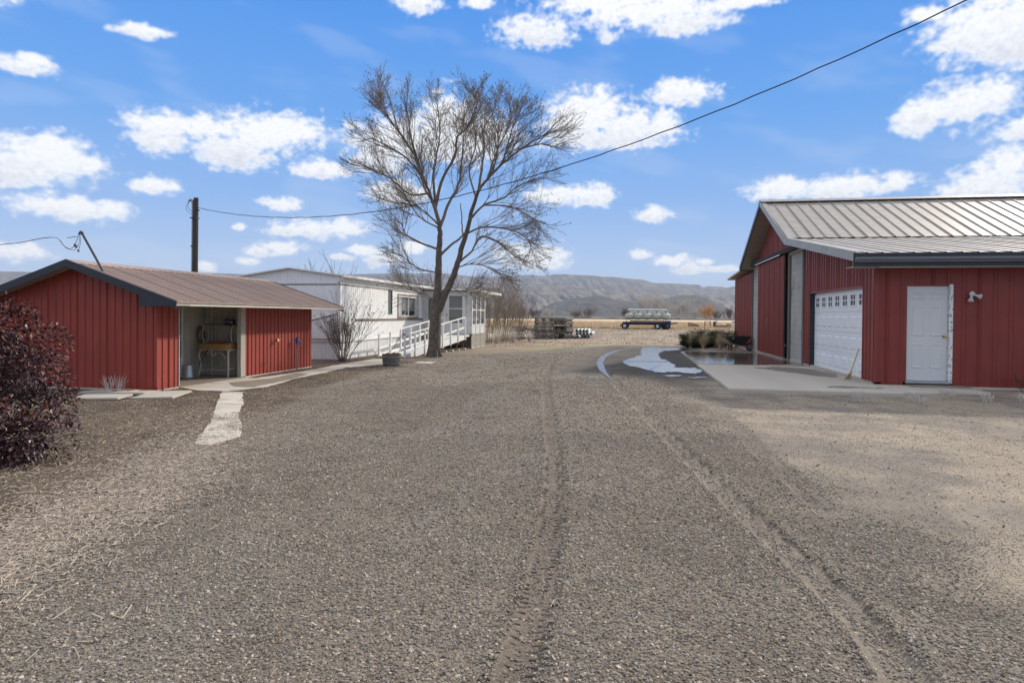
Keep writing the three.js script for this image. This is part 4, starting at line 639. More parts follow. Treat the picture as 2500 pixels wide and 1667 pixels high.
{ // fittings on the red shed wall
  const f = thing('sprinkler_head', 'brass impact sprinkler fixed to the red shed wall', 'sprinkler', [XS + 0.02, 0.70, -18.15]);
  part('stem', new GB().tube([[0, 0, 0], [0.10, 0.0, 0]], 0.016, 8).tube([[0.10, -0.02, 0], [0.10, 0.12, 0]], 0.012, 8), M.brassDull, f);
  part('body', new GB().lathe([[0.06, -0.04], [0.045, -0.02], [0.02, 0.03], [0.014, 0.10]], 12, 0.10, 0.0, 0), M.brassDull, f);
  part('nozzle', new GB().tube([[0.10, 0.02, 0], [0.11, 0.01, -0.18]], [0.016, 0.01], 8), M.brassDull, f);
  const t = thing('wall_tap', 'small rusty tap low on the red shed wall', 'tap', [XS + 0.02, 0.02, -17.55]);
  part('pipe', new GB().tube([[0, 0, 0], [0.09, 0, 0], [0.11, -0.05, 0]], 0.013, 8), M.steel, t); part('handle', new GB().tube([[0.07, 0.0, 0], [0.07, 0.06, 0]], 0.008, 6).bar([0.07, 0.06, -0.05], [0.07, 0.06, 0.05], 0.012, 0.012), M.rust, t);
  const h = thing('yard_hydrant', 'blue-headed yard hydrant on a thin standpipe by the red shed wall', 'hydrant', [XS + 0.16, YG, -19.25]);
  part('standpipe', new GB().tube([[0, 0, 0], [0, 0.86, 0]], 0.021, 10), M.steel, h);
  part('head', new GB().tube([[0, 0.84, 0], [0, 0.98, 0], [0.02, 1.05, 0.0]], [0.035, 0.045, 0.03], 12).tube([[0, 0.95, 0], [0.06, 0.93, -0.08], [0.08, 0.84, -0.11]], [0.035, 0.03, 0.026], 10), M.blueBright, h);
  part('handle', new GB().tube([[0.0, 1.02, 0.0], [-0.02, 1.0, 0.09], [-0.02, 0.86, 0.12]], 0.014, 8), M.blueBright, h);
  part('spout_coupling', new GB().tube([[0.08, 0.85, -0.11], [0.085, 0.79, -0.12]], 0.022, 10), M.brassDull, h);
}
// walks and loose slabs round the shed
{
  const walk = (pts, y, m = M.concrete) => { const sh = new THREE.Shape(), n = []; for (let k = 0; k < pts.length; k++) { const a = pts[k], b = pts[(k + 1) % pts.length], c = Math.ceil(Math.hypot(b[0] - a[0], b[1] - a[1]) / 0.09); for (let j = 0; j < c; j++) { const x = lerp(a[0], b[0], j / c), z = lerp(a[1], b[1], j / c); n.push(new THREE.Vector2(x + 0.05 * fbm(x * 3, z * 3 + 9, 4), -(z + 0.06 * fbm(x * 3 + 40, z * 3, 4)))); } } sh.setFromPoints(n); const g = new THREE.ShapeGeometry(sh); g.rotateX(-Math.PI / 2); const p = g.attributes.position, uv = g.attributes.uv; for (let k = 0; k < p.count; k++) { const x = p.getX(k), z = p.getZ(k); p.setY(k, plain(x, z) + y); uv.setXY(k, x, z); } g.computeVertexNormals(); return struct('concrete_walk', g, m); };
  walk([[-10.68, -13.95], [-9.9, -13.55], [-9.1, -13.5], [-8.75, -14.6], [-9.1, -16.4], [-10.66, -16.55]], 0.016);
  walk([[-10.3, -16.5], [-9.15, -16.45], [-9.25, -18.6], [-9.5, -20.7], [-10.2, -20.9], [-10.15, -18.5]], 0.013);
  walk([[-10.3, -20.95], [-9.4, -20.75], [-8.6, -23.3], [-9.2, -25.2], [-10.3, -25.0]], 0.012);
  walk([[-9.2, -13.41], [-8.73, -13.53], [-7.55, -11.7], [-8.12, -11.72]], 0.011);
  walk([[-8.1, -11.69], [-7.53, -11.66], [-6.97, -10.64], [-6.6, -10.1], [-7.1, -10.1]], 0.010);
  walk([[-7.08, -10.06], [-6.58, -10.07], [-6.22, -9.65], [-5.6, -8.6], [-5.58, -7.95], [-5.9, -8.0], [-6.94, -9.84]], 0.009);
  const dp = walk([[-10.2, -15.2], [-9.6, -14.5], [-9.05, -14.4], [-9.15, -16.2], [-9.5, -18.0], [-9.95, -18.2], [-9.8, -16.5]], 0.021, M.damp); dp.name = numbered('damp_patch');
  walk([[-8.0, -23.2], [-7.3, -23.1], [-7.35, -24.0], [-8.1, -24.1]], 0.014);
  const slab = (x, z, w, d, turn, label, tilt) => { const o = solid('loose_slab', new GB().rbox(-w / 2, 0, -d / 2, w / 2, 0.045, d / 2, 0.008), M.paleStone, label, 'slab'); o.position.set(x, plain(x, z) + 0.012, z); o.rotation.set(tilt, turn, 0.02); };
  slab(-9.95, -12.45, 0.85, 0.95, 0.25, 'pale flat slab lying before the shed corner nearest the walk', 0.03);
  slab(-10.9, -11.85, 1.05, 0.5, 0.12, 'pale narrow slab lying beside the dark red bush', 0.05);
  slab(-11.2, -12.65, 1.7, 0.45, -0.02, 'long grey slab set along the foot of the shed gable', 0);
  const q = rng(31); for (let k = 0; k < 7; k++) { const x = -10.75 - 0.10 * k + 0.08 * q(), z = -12.6 - 0.25 * q(), o = solid('brick_piece', new GB().rbox(-0.1, 0, -0.05, 0.1, 0.06, 0.05, 0.008), k % 3 ? M.paleStone : M.brick, 'broken brick piece in the small heap by the shed corner', 'brick', 'brick pieces by the shed corner'); o.position.set(x, plain(x, z) + 0.01, z); o.rotation.set(0.2 * (q() - 0.5), q() * 3, 0.2 * (q() - 0.5)); }
}
// ---------- mobile home ----------
const XM = -11.4, XML = -15.85, ZM0 = -24.18, ZM1 = -46;
{
  const h = thing('mobile_home', 'long white mobile home with ribbed siding and brown trim', 'house');
  const wall = (name, o, u, n, segs, w = 1.22, sp = 0.2033, rh = 0.007, rw = 0.012, m = M.siding) => clad(h, name, m, o, u, n, segs, w, sp, rh, rw);
  const end = (x) => x > -13.55 ? lerp(3.30, 3.02, (x + 13.55) / 2.15) : lerp(3.30, 2.98, (-13.55 - x) / 2.3);
  const O = [XM, 0, 0], uz = [0, 0, 1], nx = [1, 0, 0];
  // end wall, facing the yard
  wall('wall_panel', [0, 0, ZM0], [1, 0, 0], [0, 0, 1], [[XML, -13.55, 0.5, end], [-13.55, XM, 0.5, end]]);
  wall('skirting', [0, 0, ZM0 - 0.03], [1, 0, 0], [0, 0, 1], [[XML, XM, YG - 0.05, 0.42]], 1.22, 0.1525, 0.014, 0.02);
  // long wall, facing right, with the slit window and the wide window left open
  const wz = [-33.25, -31.0], wy = [1.42, 2.42], sz = [-29.82, -29.36], sy = [1.52, 2.68];
  wall('wall_panel', O, uz, nx, [[-34.55, wz[0], 0.5, 3.02], [wz[0], wz[1], 0.5, wy[0]], [wz[0], wz[1], wy[1], 3.02], [wz[1], sz[0], 0.5, 3.02], [sz[0], sz[1], 0.5, sy[0]], [sz[0], sz[1], sy[1], 3.02], [sz[1], ZM0, 0.5, 3.02], [ZM1, -34.55, 0.5, 3.02]]);
  wall('skirting', [XM - 0.03, 0, 0], uz, nx, [[ZM1, ZM0, YG - 0.05, 0.42]], 1.22, 0.1525, 0.014, 0.02);
  part('skirt_rail', new GB().box(XM - 0.04, 0.40, ZM1, XM + 0.03, 0.52, ZM0).box(XML, 0.40, ZM0 - 0.04, XM + 0.03, 0.52, ZM0 + 0.03), M.siding, h);
  part('rear_wall', new GB().box(XML - 0.02, YG, ZM1, XML, 3.0, ZM0).box(XML, YG, ZM1 - 0.02, XM, 3.0, ZM1), M.siding, h);
  part('floor', new GB().box(XML, 0.44, ZM1, XM - 0.2, 0.5, ZM0 - 0.05), M.interior, h);
  // roof, nearly flat, with edge trim
  { const g = new GB(), e = 0.16; const a = [XML - e, 3.0], c = [-13.55, 3.36], d = [XM + e, 3.05]; for (const [p, q] of [[a, c], [c, d]]) g.hexa([[p[0], p[1] - 0.05, ZM0 + e], [q[0], q[1] - 0.05, ZM0 + e], [q[0], q[1] - 0.05, ZM1 - e], [p[0], p[1] - 0.05, ZM1 - e], [p[0], p[1], ZM0 + e], [q[0], q[1], ZM0 + e], [q[0], q[1], ZM1 - e], [p[0], p[1], ZM1 - e]]); part('roof', g, M.siding, h); }
  part('eave_gutter', new GB().box(XM + 0.12, 2.96, ZM1, XM + 0.24, 3.06, ZM0 + 0.14), M.siding, h);
  part('drainpipe', new GB().tube([[XM + 0.18, 2.97, ZM0 + 0.10], [XM + 0.12, 2.84, ZM0 + 0.10], [XM - 0.06, 2.76, ZM0 + 0.07], [XM - 0.08, 2.62, ZM0 + 0.06], [XM - 0.08, 0.6, ZM0 + 0.06]], 0.035, 8), M.whitePaint, h);
  part('brown_band', new GB().box(XM + 0.008, 2.66, -34.5, XM + 0.02, 2.70, ZM0).box(XML, 2.66, ZM0 + 0.008, XM + 0.02, 2.70, ZM0 + 0.02), M.trimBrown, h);
  part('brown_band', new GB().box(XM + 0.008, 1.22, -34.5, XM + 0.025, 1.31, -25.6), M.trimBrown, h);
  part('seam', new GB().box(XM + 0.006, 0.5, -34.62, XM + 0.03, 2.98, -34.54), M.trimBrown, h);
  // lean-to cover at the hitch end
  part('hitch_cover', new GB().hexa([[-15.2, 0.53, ZM0 + 0.012], [-11.42, 0.53, ZM0 + 0.012], [-11.42, 0.53, ZM0 + 0.10], [-15.2, 0.53, ZM0 + 0.10], [-15.2, 0.58, ZM0 + 0.012], [-11.42, 1.52, ZM0 + 0.012], [-11.42, 1.52, ZM0 + 0.10], [-15.2, 0.58, ZM0 + 0.10]]), M.siding, h);
  part('hitch_trim', new GB().bar([-15.25, 0.59, ZM0 + 0.11], [-11.4, 1.535, ZM0 + 0.11], 0.02, 0.03), M.trimBrown, h);
  // wide window
  const wf = part('window', new GB().box(XM - 0.05, wy[0], wz[0], XM + 0.045, wy[0] + 0.05, wz[1]).box(XM - 0.05, wy[1] - 0.05, wz[0], XM + 0.045, wy[1], wz[1]).box(XM - 0.05, wy[0] + 0.05, wz[0], XM + 0.045, wy[1] - 0.05, wz[0] + 0.05).box(XM - 0.05, wy[0] + 0.05, wz[1] - 0.05, XM + 0.045, wy[1] - 0.05, wz[1]).box(XM - 0.02, wy[0] + 0.05, -32.15, XM + 0.03, wy[1] - 0.05, -32.10), M.whitePaint, h);
  part('pane', new GB().box(XM - 0.004, wy[0] + 0.05, wz[0] + 0.05, XM, wy[1] - 0.05, -32.15).box(XM - 0.004, wy[0] + 0.05, -32.10, XM, wy[1] - 0.05, wz[1] - 0.05), M.glass, wf);
  for (let y = wy[0] + 0.30; y < wy[1] - 0.06; y += 0.045) part('blind_slat', new GB().bar([XM - 0.07, y, wz[0] + 0.06], [XM - 0.07, y, wz[1] - 0.06], 0.004, 0.034, [0.5, 0.86, 0]), M.blind, wf);
  part('window_trim', new GB().box(XM + 0.008, wy[0] - 0.10, wz[0] - 0.42, XM + 0.03, wy[0] - 0.05, wz[1] + 0.42).box(XM + 0.008, wy[1] + 0.05, wz[0] - 0.42, XM + 0.03, wy[1] + 0.10, wz[1] + 0.42).box(XM + 0.008, wy[0] - 0.05, wz[0] - 0.42, XM + 0.03, wy[1] + 0.05, wz[0] - 0.38).box(XM + 0.008, wy[0] - 0.05, wz[1] + 0.38, XM + 0.03, wy[1] + 0.05, wz[1] + 0.42), M.trimBrown, h);
  for (const [a, b] of [[wz[0] - 0.36, wz[0] - 0.02], [wz[1] + 0.02, wz[1] + 0.36]]) { const sh = part('shutter', new GB().box(XM + 0.008, wy[0] - 0.04, a, XM + 0.022, wy[1] + 0.04, b), M.whitePaint, h); for (let y = wy[0]; y < wy[1]; y += 0.085) part('louvre', new GB().bar([XM + 0.032, y, a + 0.03], [XM + 0.032, y, b - 0.03], 0.014, 0.07, [0.35, 0.94, 0]), M.whitePaint, sh); }
  part('room_back', new GB().box(XM - 1.2, 0.5, -33.6, XM - 1.15, 2.9, -29), M.interior, h);
  // slit window
  const sf = part('slit_window', new GB().box(XM - 0.04, sy[0], sz[0], XM + 0.03, sy[0] + 0.035, sz[1]).box(XM - 0.04, sy[1] - 0.035, sz[0], XM + 0.03, sy[1], sz[1]).box(XM - 0.04, sy[0], sz[0], XM + 0.03, sy[1], sz[0] + 0.04).box(XM - 0.04, sy[0], sz[1] - 0.04, XM + 0.03, sy[1], sz[1]).box(XM - 0.02, 2.10, sz[0], XM + 0.02, 2.14, sz[1]), M.steel, h);
  part('pane', new GB().box(XM - 0.02, sy[0], sz[0], XM - 0.015, 2.1, sz[1]).box(XM - 0.02, 2.14, sz[0], XM - 0.015, sy[1], sz[1]), M.paneGrey, sf);
  // ---------- glazed porch at the far end of the long wall ----------
  const XP = -8.62, ZP = -34.4, ZQ = -37.6;
  wall('porch_wall', [0, 0, ZP], [1, 0, 0], [0, 0, 1], [[XM, -10.16, 0.46, 2.8], [-10.16, -8.98, 2.66, 2.8], [-8.98, XP, 0.46, 2.8]], 1.22, 0.2033, 0.007, 0.012, M.whitePaint);
  const zs = [ZP - 0.02, -35.42, -36.45, -37.48], ys = [0.98, 1.80, 2.60];
  part('porch_frame', new GB().box(XP - 0.06, 0.98, ZQ, XP + 0.02, 1.02, ZP).box(XP - 0.06, 2.58, ZQ, XP + 0.02, 2.8, ZP).box(XP - 0.055, 1.76, ZQ, XP + 0.025, 1.84, ZP), M.whitePaint, h);
  for (const z of [...zs.slice(0, 3).map((v, k) => k ? v : v - 0.06), ZQ + 0.06]) part('porch_post', new GB().box(XP - 0.07, 0.5, z - 0.075, XP + 0.03, 2.8, z + 0.075), M.whitePaint, h);
  for (let k = 0; k < 3; k++) for (let j = 0; j < 2; j++) part('porch_pane', new GB().box(XP - 0.02, ys[j] + 0.04, zs[k + 1] + 0.075, XP - 0.015, ys[j + 1] - 0.03, zs[k] - 0.075), M.glass, h);
  part('porch_skirt', new GB().box(XP - 0.04, 0.52, ZQ, XP, 0.98, ZP - 0.13).box(XP - 0.045, 0.90, ZQ, XP + 0.02, 0.97, ZP - 0.13), M.whitePaint, h);
  part('porch_sill', new GB().box(XP - 0.1, 0.44, ZQ - 0.02, XP + 0.05, 0.52, ZP + 0.02), M.paleWood, h);
  part('porch_floor', new GB().box(XM, 0.38, ZQ, XP - 0.1, 0.45, ZP), M.interior, h);
  part('porch_back', new GB().box(XM, YG, ZQ - 0.03, XP, 2.8, ZQ), M.siding, h);
  // lattice skirt: crossed strips in three frames
  for (const [a, b] of [[-37.55, -36.55], [-36.45, -35.45], [-35.35, -34.42]]) {
    const fr = part('lattice', new GB().box(XP - 0.02, YG, a, XP + 0.02, 0.44, a + 0.05).box(XP - 0.02, YG, b - 0.05, XP + 0.02, 0.44, b).box(XP - 0.02, YG, a, XP + 0.02, YG + 0.05, b).box(XP - 0.02, 0.39, a, XP + 0.02, 0.44, b), M.cream, h), w = b - a, hh = 0.74;
    for (const sgn of [1, -1]) for (let c = -hh; c < w; c += 0.105) { const pts = []; for (const [q, y] of [[c, 0], [c + hh, hh]]) pts.push([q, y]); let [p0, p1] = pts; if (p0[0] < 0) p0 = [0, -c]; if (p1[0] > w) p1 = [w, w - c]; if (p1[0] - p0[0] < 0.05) continue; const f = (p) => [XP + 0.004 * sgn, YG + p[1], sgn > 0 ? a + p[0] : b - p[0]]; part('strip', new GB().bar(f(p0), f(p1), 0.036, 0.007, [1, 0, 0]), M.cream, fr); }
  }
  // porch roof: runs out from the eave and on past the glazing
  part('porch_roof', new GB().hexa([[XM + 0.1, 2.92, ZP + 0.35], [XP + 0.42, 2.78, ZP + 0.35], [XP + 0.42, 2.78, -40.3], [XM + 0.1, 2.92, -40.3], [XM + 0.1, 3.02, ZP + 0.35], [XP + 0.42, 2.86, ZP + 0.35], [XP + 0.42, 2.86, -40.3], [XM + 0.1, 3.02, -40.3]]), M.siding, h);
  part('porch_fascia', new GB().box(XP + 0.42, 2.74, -40.32, XP + 0.45, 2.88, ZP + 0.37), M.cream, h);
  // storm door facing the ramp
  const dz = ZP + 0.015, d = part('storm_door', new GB().box(-10.10, 0.48, dz, -9.86, 2.62, dz + 0.045).box(-9.12, 0.48, dz, -9.02, 2.62, dz + 0.045).box(-9.86, 0.48, dz, -9.12, 1.08, dz + 0.045).box(-9.86, 2.55, dz, -9.12, 2.62, dz + 0.045).box(-9.86, 1.83, dz, -9.12, 1.88, dz + 0.045), M.doorWhite, h);
  part('pane', new GB().box(-9.86, 1.08, dz + 0.02, -9.12, 1.83, dz + 0.024).box(-9.86, 1.88, dz + 0.02, -9.12, 2.55, dz + 0.024), M.paneGrey, d);
  part('handle', new GB().tube([[-9.97, 1.44, dz + 0.05], [-9.97, 1.44, dz + 0.1], [-9.97, 1.56, dz + 0.1], [-9.97, 1.58, dz + 0.05]], 0.014, 6), M.black, d);
  part('door_frame', new GB().box(-10.2, 0.46, dz - 0.01, -10.105, 2.72, dz + 0.06).box(-9.015, 0.46, dz - 0.01, -8.93, 2.72, dz + 0.06).box(-10.105, 2.625, dz - 0.01, -9.015, 2.72, dz + 0.06), M.whitePaint, h);
  part('side_window', new GB().box(-11.1, 1.2, dz - 0.01, -10.4, 1.26, dz + 0.03).box(-11.1, 2.4, dz - 0.01, -10.4, 2.46, dz + 0.03).box(-11.1, 1.26, dz - 0.01, -11.04, 2.4, dz + 0.03).box(-10.46, 1.26, dz - 0.01, -10.4, 2.4, dz + 0.03), M.whitePaint, h);
  part('side_pane', new GB().box(-11.04, 1.26, dz, -10.46, 2.4, dz + 0.012), M.paneGrey, h);
}
// ---------- wheelchair ramp with rails, up to the storm door ----------
{
  const r = thing('ramp', 'white wooden ramp with handrails climbing to the mobile home door', 'ramp');
  const a = [-9.45, -26.1], b = [-8.72, -33.3], dx = b[0] - a[0], dz = b[1] - a[1], L = Math.hypot(dx, dz), side = [-dz / L, dx / L];   // side points to the right of the climb: towards +x
  const at = (t, off, y) => [a[0] + dx * t - Math.abs(side[0]) * off, y, a[1] + dz * t - side[1] * off], fl = (t) => lerp(YG + 0.06, 0.44, t);
  for (let k = 0; k < 40; k++) { const t0 = k / 40, t1 = (k + 0.94) / 40; const p = at(t0, 0, fl(t0)), q = at(t1, 0, fl(t1)), p2 = at(t0, 1.15, fl(t0)), q2 = at(t1, 1.15, fl(t1)); part('deck_board', new GB().hexa([[p2[0], p2[1] - 0.035, p2[2]], [p[0], p[1] - 0.035, p[2]], [q[0], q[1] - 0.035, q[2]], [q2[0], q2[1] - 0.035, q2[2]], p2, p, q, q2]), M.whiteWorn, r); }
  for (const off of [-0.02, 1.17]) {
    part('side_board', new GB().bar(at(0, off, fl(0) - 0.05), at(1, off, fl(1) - 0.09), 0.04, 0.24), M.whiteWorn, r);
    part('toe_board', new GB().bar(at(-0.06, off, fl(0) + 0.25), at(1, off, fl(1) + 0.42), 0.03, 0.10), M.whiteWorn, r);
    part('top_rail', new GB().bar(at(0, off, fl(0) + 0.88), at(1, off, fl(1) + 0.95), 0.075, 0.045), M.whiteWorn, r);
    for (let k = 0; k <= 7; k++) { const t = k / 7; part('rail_post', new GB().bar(at(t, off - 0.03, Math.max(YG, fl(t) - 0.25)), at(t, off - 0.03, fl(t) + 0.88 + 0.06 * t), 0.07, 0.07, [0, 0, 1]), M.whiteWorn, r); }
  }
  part('post_cap', new GB().rbox(a[0] - 0.06, fl(0) + 0.90, a[1] - 0.06, a[0] + 0.07, fl(0) + 0.94, a[1] + 0.06, 0.01), M.black, r);
  for (const t of [0.62, 0.74, 0.86, 0.98]) { part('stilt', new GB().bar(at(t, 0.03, YG), at(t, 0.03, fl(t) - 0.12), 0.05, 0.05, [0, 0, 1]), M.rust, r); part('footing', new GB().rbox(at(t, 0, 0)[0] - 0.16, YG - 0.03, at(t, 0, 0)[2] - 0.12, at(t, 0, 0)[0] + 0.12, YG + 0.09, at(t, 0, 0)[2] + 0.12, 0.01), M.paleStone, r); }
  part('landing', new GB().box(-10.3, 0.36, -34.36, -8.7, 0.435, -33.32), M.whiteWorn, r);
}
// ---------- trees and shrubs ----------
const jit = (q, s) => (q() - 0.5) * 2 * s;
function limb(gb, pts, r0, r1, seg) { gb.tube(pts, pts.map((_, k) => lerp(r0, r1, Math.pow(k / (pts.length - 1), 0.8))), seg, false); }
// one branch with its own branches; dir as array, up = pull towards the light
function grow(o, p, dir, len, r, level) {
  const { q, gb } = o, n = level >= o.levels - 1 ? 3 : 5, pts = [p]; let d = dir.slice(), c = p;
  for (let k = 1; k <= n; k++) { d = [d[0] + jit(q, o.wob), d[1] + jit(q, o.wob) + o.up, d[2] + jit(q, o.wob)]; const l = Math.hypot(...d); d = d.map((v) => v / l); c = [c[0] + d[0] * len / n, c[1] + d[1] * len / n, c[2] + d[2] * len / n]; pts.push(c); }
  limb(gb(level), pts, r, Math.max(o.rmin, r * 0.45), level < 2 ? 6 : 3);
  if (o.tip && level >= o.levels - 1 && q() < o.tipChance) o.tip(c, d);
  if (level >= o.levels) return;
  const kids = o.kids[level] ?? 3;
  for (let k = 0; k < kids; k++) { const t = 0.25 + 0.75 * (k + q()) / kids, f = t * n, i = Math.min(n - 1, Math.floor(f)), u = f - i, s = [lerp(pts[i][0], pts[i + 1][0], u), lerp(pts[i][1], pts[i + 1][1], u), lerp(pts[i][2], pts[i + 1][2], u)];
    const m = [pts[i + 1][0] - pts[i][0], pts[i + 1][1] - pts[i][1], pts[i + 1][2] - pts[i][2]], ml = Math.hypot(...m), rv = [jit(q, 1), jit(q, 1), jit(q, 1)], sp = o.spread;
    let e = [m[0] / ml + rv[0] * sp, m[1] / ml + rv[1] * sp, m[2] / ml + rv[2] * sp]; const el = Math.hypot(...e); e = e.map((v) => v / el);
    grow(o, s, e, len * (o.shrink ?? 0.55) * (0.6 + 0.7 * q()) * (1.15 - 0.5 * t), Math.max(o.rmin, r * 0.5 * (1 - 0.4 * t)), level + 1); }
}
// the big bare tree: limbs traced as lateral / height / depth in metres from the foot of the trunk
{
  const q = rng(1234), px = 0.00825, L = (s) => s.map(([x, y]) => [(x - 450) * px, (1532 - y) * px]);
  const t = thing('bare_tree', 'tall leafless tree with forked trunk standing before the ramp', 'tree', [-8.5, YG, -27.35], 10.5 * R);
  const trunk = new GB(), crown = new GB();
  limb(trunk, [[-0.02, -0.15, 0], [0, 0.12, 0], [0.0, 0.45, 0], [0.02, 1.2, 0], [0.05, 1.9, 0], [0.08, 2.4, 0]], 0.31, 0.235, 16);
  for (let k = 0; k < 7; k++) { const a = k * 0.9 + 0.3; limb(trunk, [[Math.cos(a) * 0.42, -0.12, Math.sin(a) * 0.42], [Math.cos(a) * 0.27, 0.08, Math.sin(a) * 0.27], [Math.cos(a) * 0.16, 0.5, Math.sin(a) * 0.16]], 0.06, 0.10, 7); }
  const limbs = [
    [0.205, 0.14, 0, [[455, 1290], [466, 1180], [468, 1080], [470, 980], [476, 900], [470, 830]]],
    [0.185, 0.10, 0.2, [[470, 1290], [500, 1215], [535, 1140], [562, 1070], [590, 960], [620, 870], [650, 740], [680, 660]]],
    [0.14, 0.025, 0.9, [[470, 835], [450, 760], [430, 690], [395, 600], [370, 510], [340, 400], [325, 280], [300, 110]]],
    [0.11, 0.02, -1.2, [[455, 780], [435, 600], [445, 480], [455, 380], [440, 250], [400, 110]]],
    [0.12, 0.02, 1.5, [[465, 740], [490, 600], [560, 480], [580, 380], [640, 330], [700, 200], [690, 110]]],
    [0.12, 0.02, -0.8, [[480, 860], [520, 720], [560, 640], [575, 500], [580, 300], [565, 85]]],
    [0.08, 0.018, 1.1, [[430, 690], [330, 690], [230, 610], [150, 570], [60, 520]]],
    [0.085, 0.018, -0.6, [[447, 965], [360, 930], [290, 890], [260, 830], [140, 800]]],
    [0.06, 0.016, 0.8, [[452, 1095], [370, 1070], [300, 1020], [200, 960]]],
    [0.08, 0.018, 0.9, [[395, 600], [300, 500], [180, 430], [60, 380]]],
    [0.075, 0.018, -1.6, [[462, 850], [400, 780], [330, 740], [200, 720], [110, 700]]],
    [0.07, 0.018, -0.4, [[370, 510], [250, 350], [170, 250], [150, 140]]],
    [0.10, 0.02, -0.9, [[680, 660], [690, 560], [700, 440], [690, 350], [740, 250], [760, 120]]],
    [0.11, 0.02, 0.8, [[680, 660], [720, 610], [800, 530], [900, 450], [1000, 390], [1110, 330]]],
    [0.085, 0.018, -1.0, [[640, 800], [700, 740], [800, 700], [870, 640], [960, 600], [1070, 580]]],
    [0.075, 0.016, 1.3, [[620, 880], [690, 855], [800, 855], [900, 880], [960, 930], [985, 1000]]],
    [0.08, 0.016, -0.7, [[575, 1050], [640, 980], [690, 900], [780, 930], [860, 1000], [930, 1030]]],
    [0.05, 0.015, 1.0, [[570, 1060], [640, 1045], [740, 1060], [850, 1110]]],
    [0.09, 0.06, 0.3, [[478, 1010], [530, 950], [575, 915], [618, 875]]],
    [0.05, 0.03, 0.1, [[595, 905], [590, 800], [583, 730]]],
    [0.07, 0.018, 1.6, [[800, 530], [830, 450], [870, 330], [930, 240]]],
    [0.08, 0.018, -1.4, [[720, 610], [760, 480], [820, 330], [840, 190]]],
    [0.06, 0.016, -0.6, [[900, 450], [1010, 440], [1090, 470]]],
    [0.06, 0.016, 1.8, [[700, 740], [850, 740], [960, 790], [1060, 840]]],
    [0.07, 0.018, 2.2, [[450, 760], [400, 640], [360, 480], [250, 300], [230, 160]]],
    [0.07, 0.018, -2.3, [[640, 700], [620, 560], [640, 420], [610, 260], [620, 120]]],
    [0.07, 0.018, 2.4, [[690, 640], [760, 560], [800, 400], [790, 230]]],
    [0.06, 0.016, -2.0, [[470, 860], [360, 800], [250, 650], [120, 480]]],
    [0.03, 0.008, 0.5, [[462, 1240], [420, 1215], [350, 1190], [240, 1130]]],
    [0.035, 0.008, 0.4, [[525, 1165], [580, 1185], [640, 1180], [680, 1190]]],
  ];
  const o = { q, levels: 3, kids: [0, 6, 4, 2], wob: 0.15, up: 0.04, spread: 0.58, rmin: 0.0042, shrink: 0.56, gb: () => crown, tipChance: 0.1, tip: (c) => { for (let k = 0; k < 2; k++) { const s = 0.024, d = [jit(q, 0.03), jit(q, 0.03), jit(q, 0.03)]; crown.poly([[c[0] + d[0] - s, c[1] + d[1], c[2] + d[2]], [c[0] + d[0], c[1] + d[1] + s * 0.7, c[2] + d[2] + s], [c[0] + d[0] + s, c[1] + d[1] - s, c[2] + d[2]]]); } } };
  const done = [];
  limbs.forEach(([r0, r1, dep, path], n) => {
    let p2 = L(path); const tot = p2.length - 1; if (n > 1 && n !== 18 && n !== 19) { const a = p2[tot - 1], b = p2[tot]; p2[tot] = [lerp(a[0], b[0], 0.55), lerp(a[1], b[1], 0.55)]; }   // twigs carry on past the limb
    let root = null; if (n > 1) { let bd = 1e9; for (const s of done) { const d = Math.hypot(s[0] - p2[0][0], s[1] - p2[0][1]); if (d < bd) { bd = d; root = s; } } p2[0] = [root[0], root[1]]; }
    const pts = p2.map(([x, y], k) => { const f = k / (p2.length - 1); return [x, y, (root ? root[2] : 0) + (n < 2 ? dep * f * f : dep * Math.pow(f, 1.3) * Math.min(2.2, 0.35 * Math.hypot(p2[p2.length - 1][0] - p2[0][0], p2[p2.length - 1][1] - p2[0][1])))]; });
    for (const p of pts) { const k = 1 - (p[2] - (root ? root[2] : 0)) / 28.4; p[0] *= k; p[1] = 1.8 + (p[1] - 1.8) * k; }
    const sm = new THREE.CatmullRomCurve3(pts.map((p) => V(...p))).getPoints(pts.length * 4).map((p, k) => [p.x + jit(q, 0.018) * (k > 0), p.y, p.z + jit(q, 0.03) * (k > 0)]);
    limb(n < 2 ? trunk : crown, sm, r0 * (n < 2 ? 1 : 0.66), r1 * 0.66, n < 2 ? 12 : 7); done.push(...sm);
    if (n < 2 || n === 18 || n === 19) return;
    let len = 0; for (let k = 1; k < sm.length; k++) len += Math.hypot(sm[k][0] - sm[k - 1][0], sm[k][1] - sm[k - 1][1], sm[k][2] - sm[k - 1][2]);
    const kids = Math.round(9 + len * 4.2);
    for (let k = 0; k < kids; k++) { const f = 0.18 + 0.82 * Math.pow((k + q()) / kids, 0.85), i = Math.min(sm.length - 2, Math.floor(f * (sm.length - 1))), a = sm[i], b = sm[i + 1], dl = Math.hypot(b[0] - a[0], b[1] - a[1], b[2] - a[2]) || 1; let e = [(b[0] - a[0]) / dl + jit(q, 0.7), (b[1] - a[1]) / dl + jit(q, 0.6) + 0.15, (b[2] - a[2]) / dl + jit(q, 0.9)]; const el = Math.hypot(...e); e = e.map((v) => v / el);
      grow(o, a, e, lerp(1.85, 0.9, f) * (0.6 + 0.65 * q()), lerp(0.019, 0.010, f), 1); }
  });
  part('trunk', trunk, M.bark, t); part('crown', crown, M.twig, t);
}
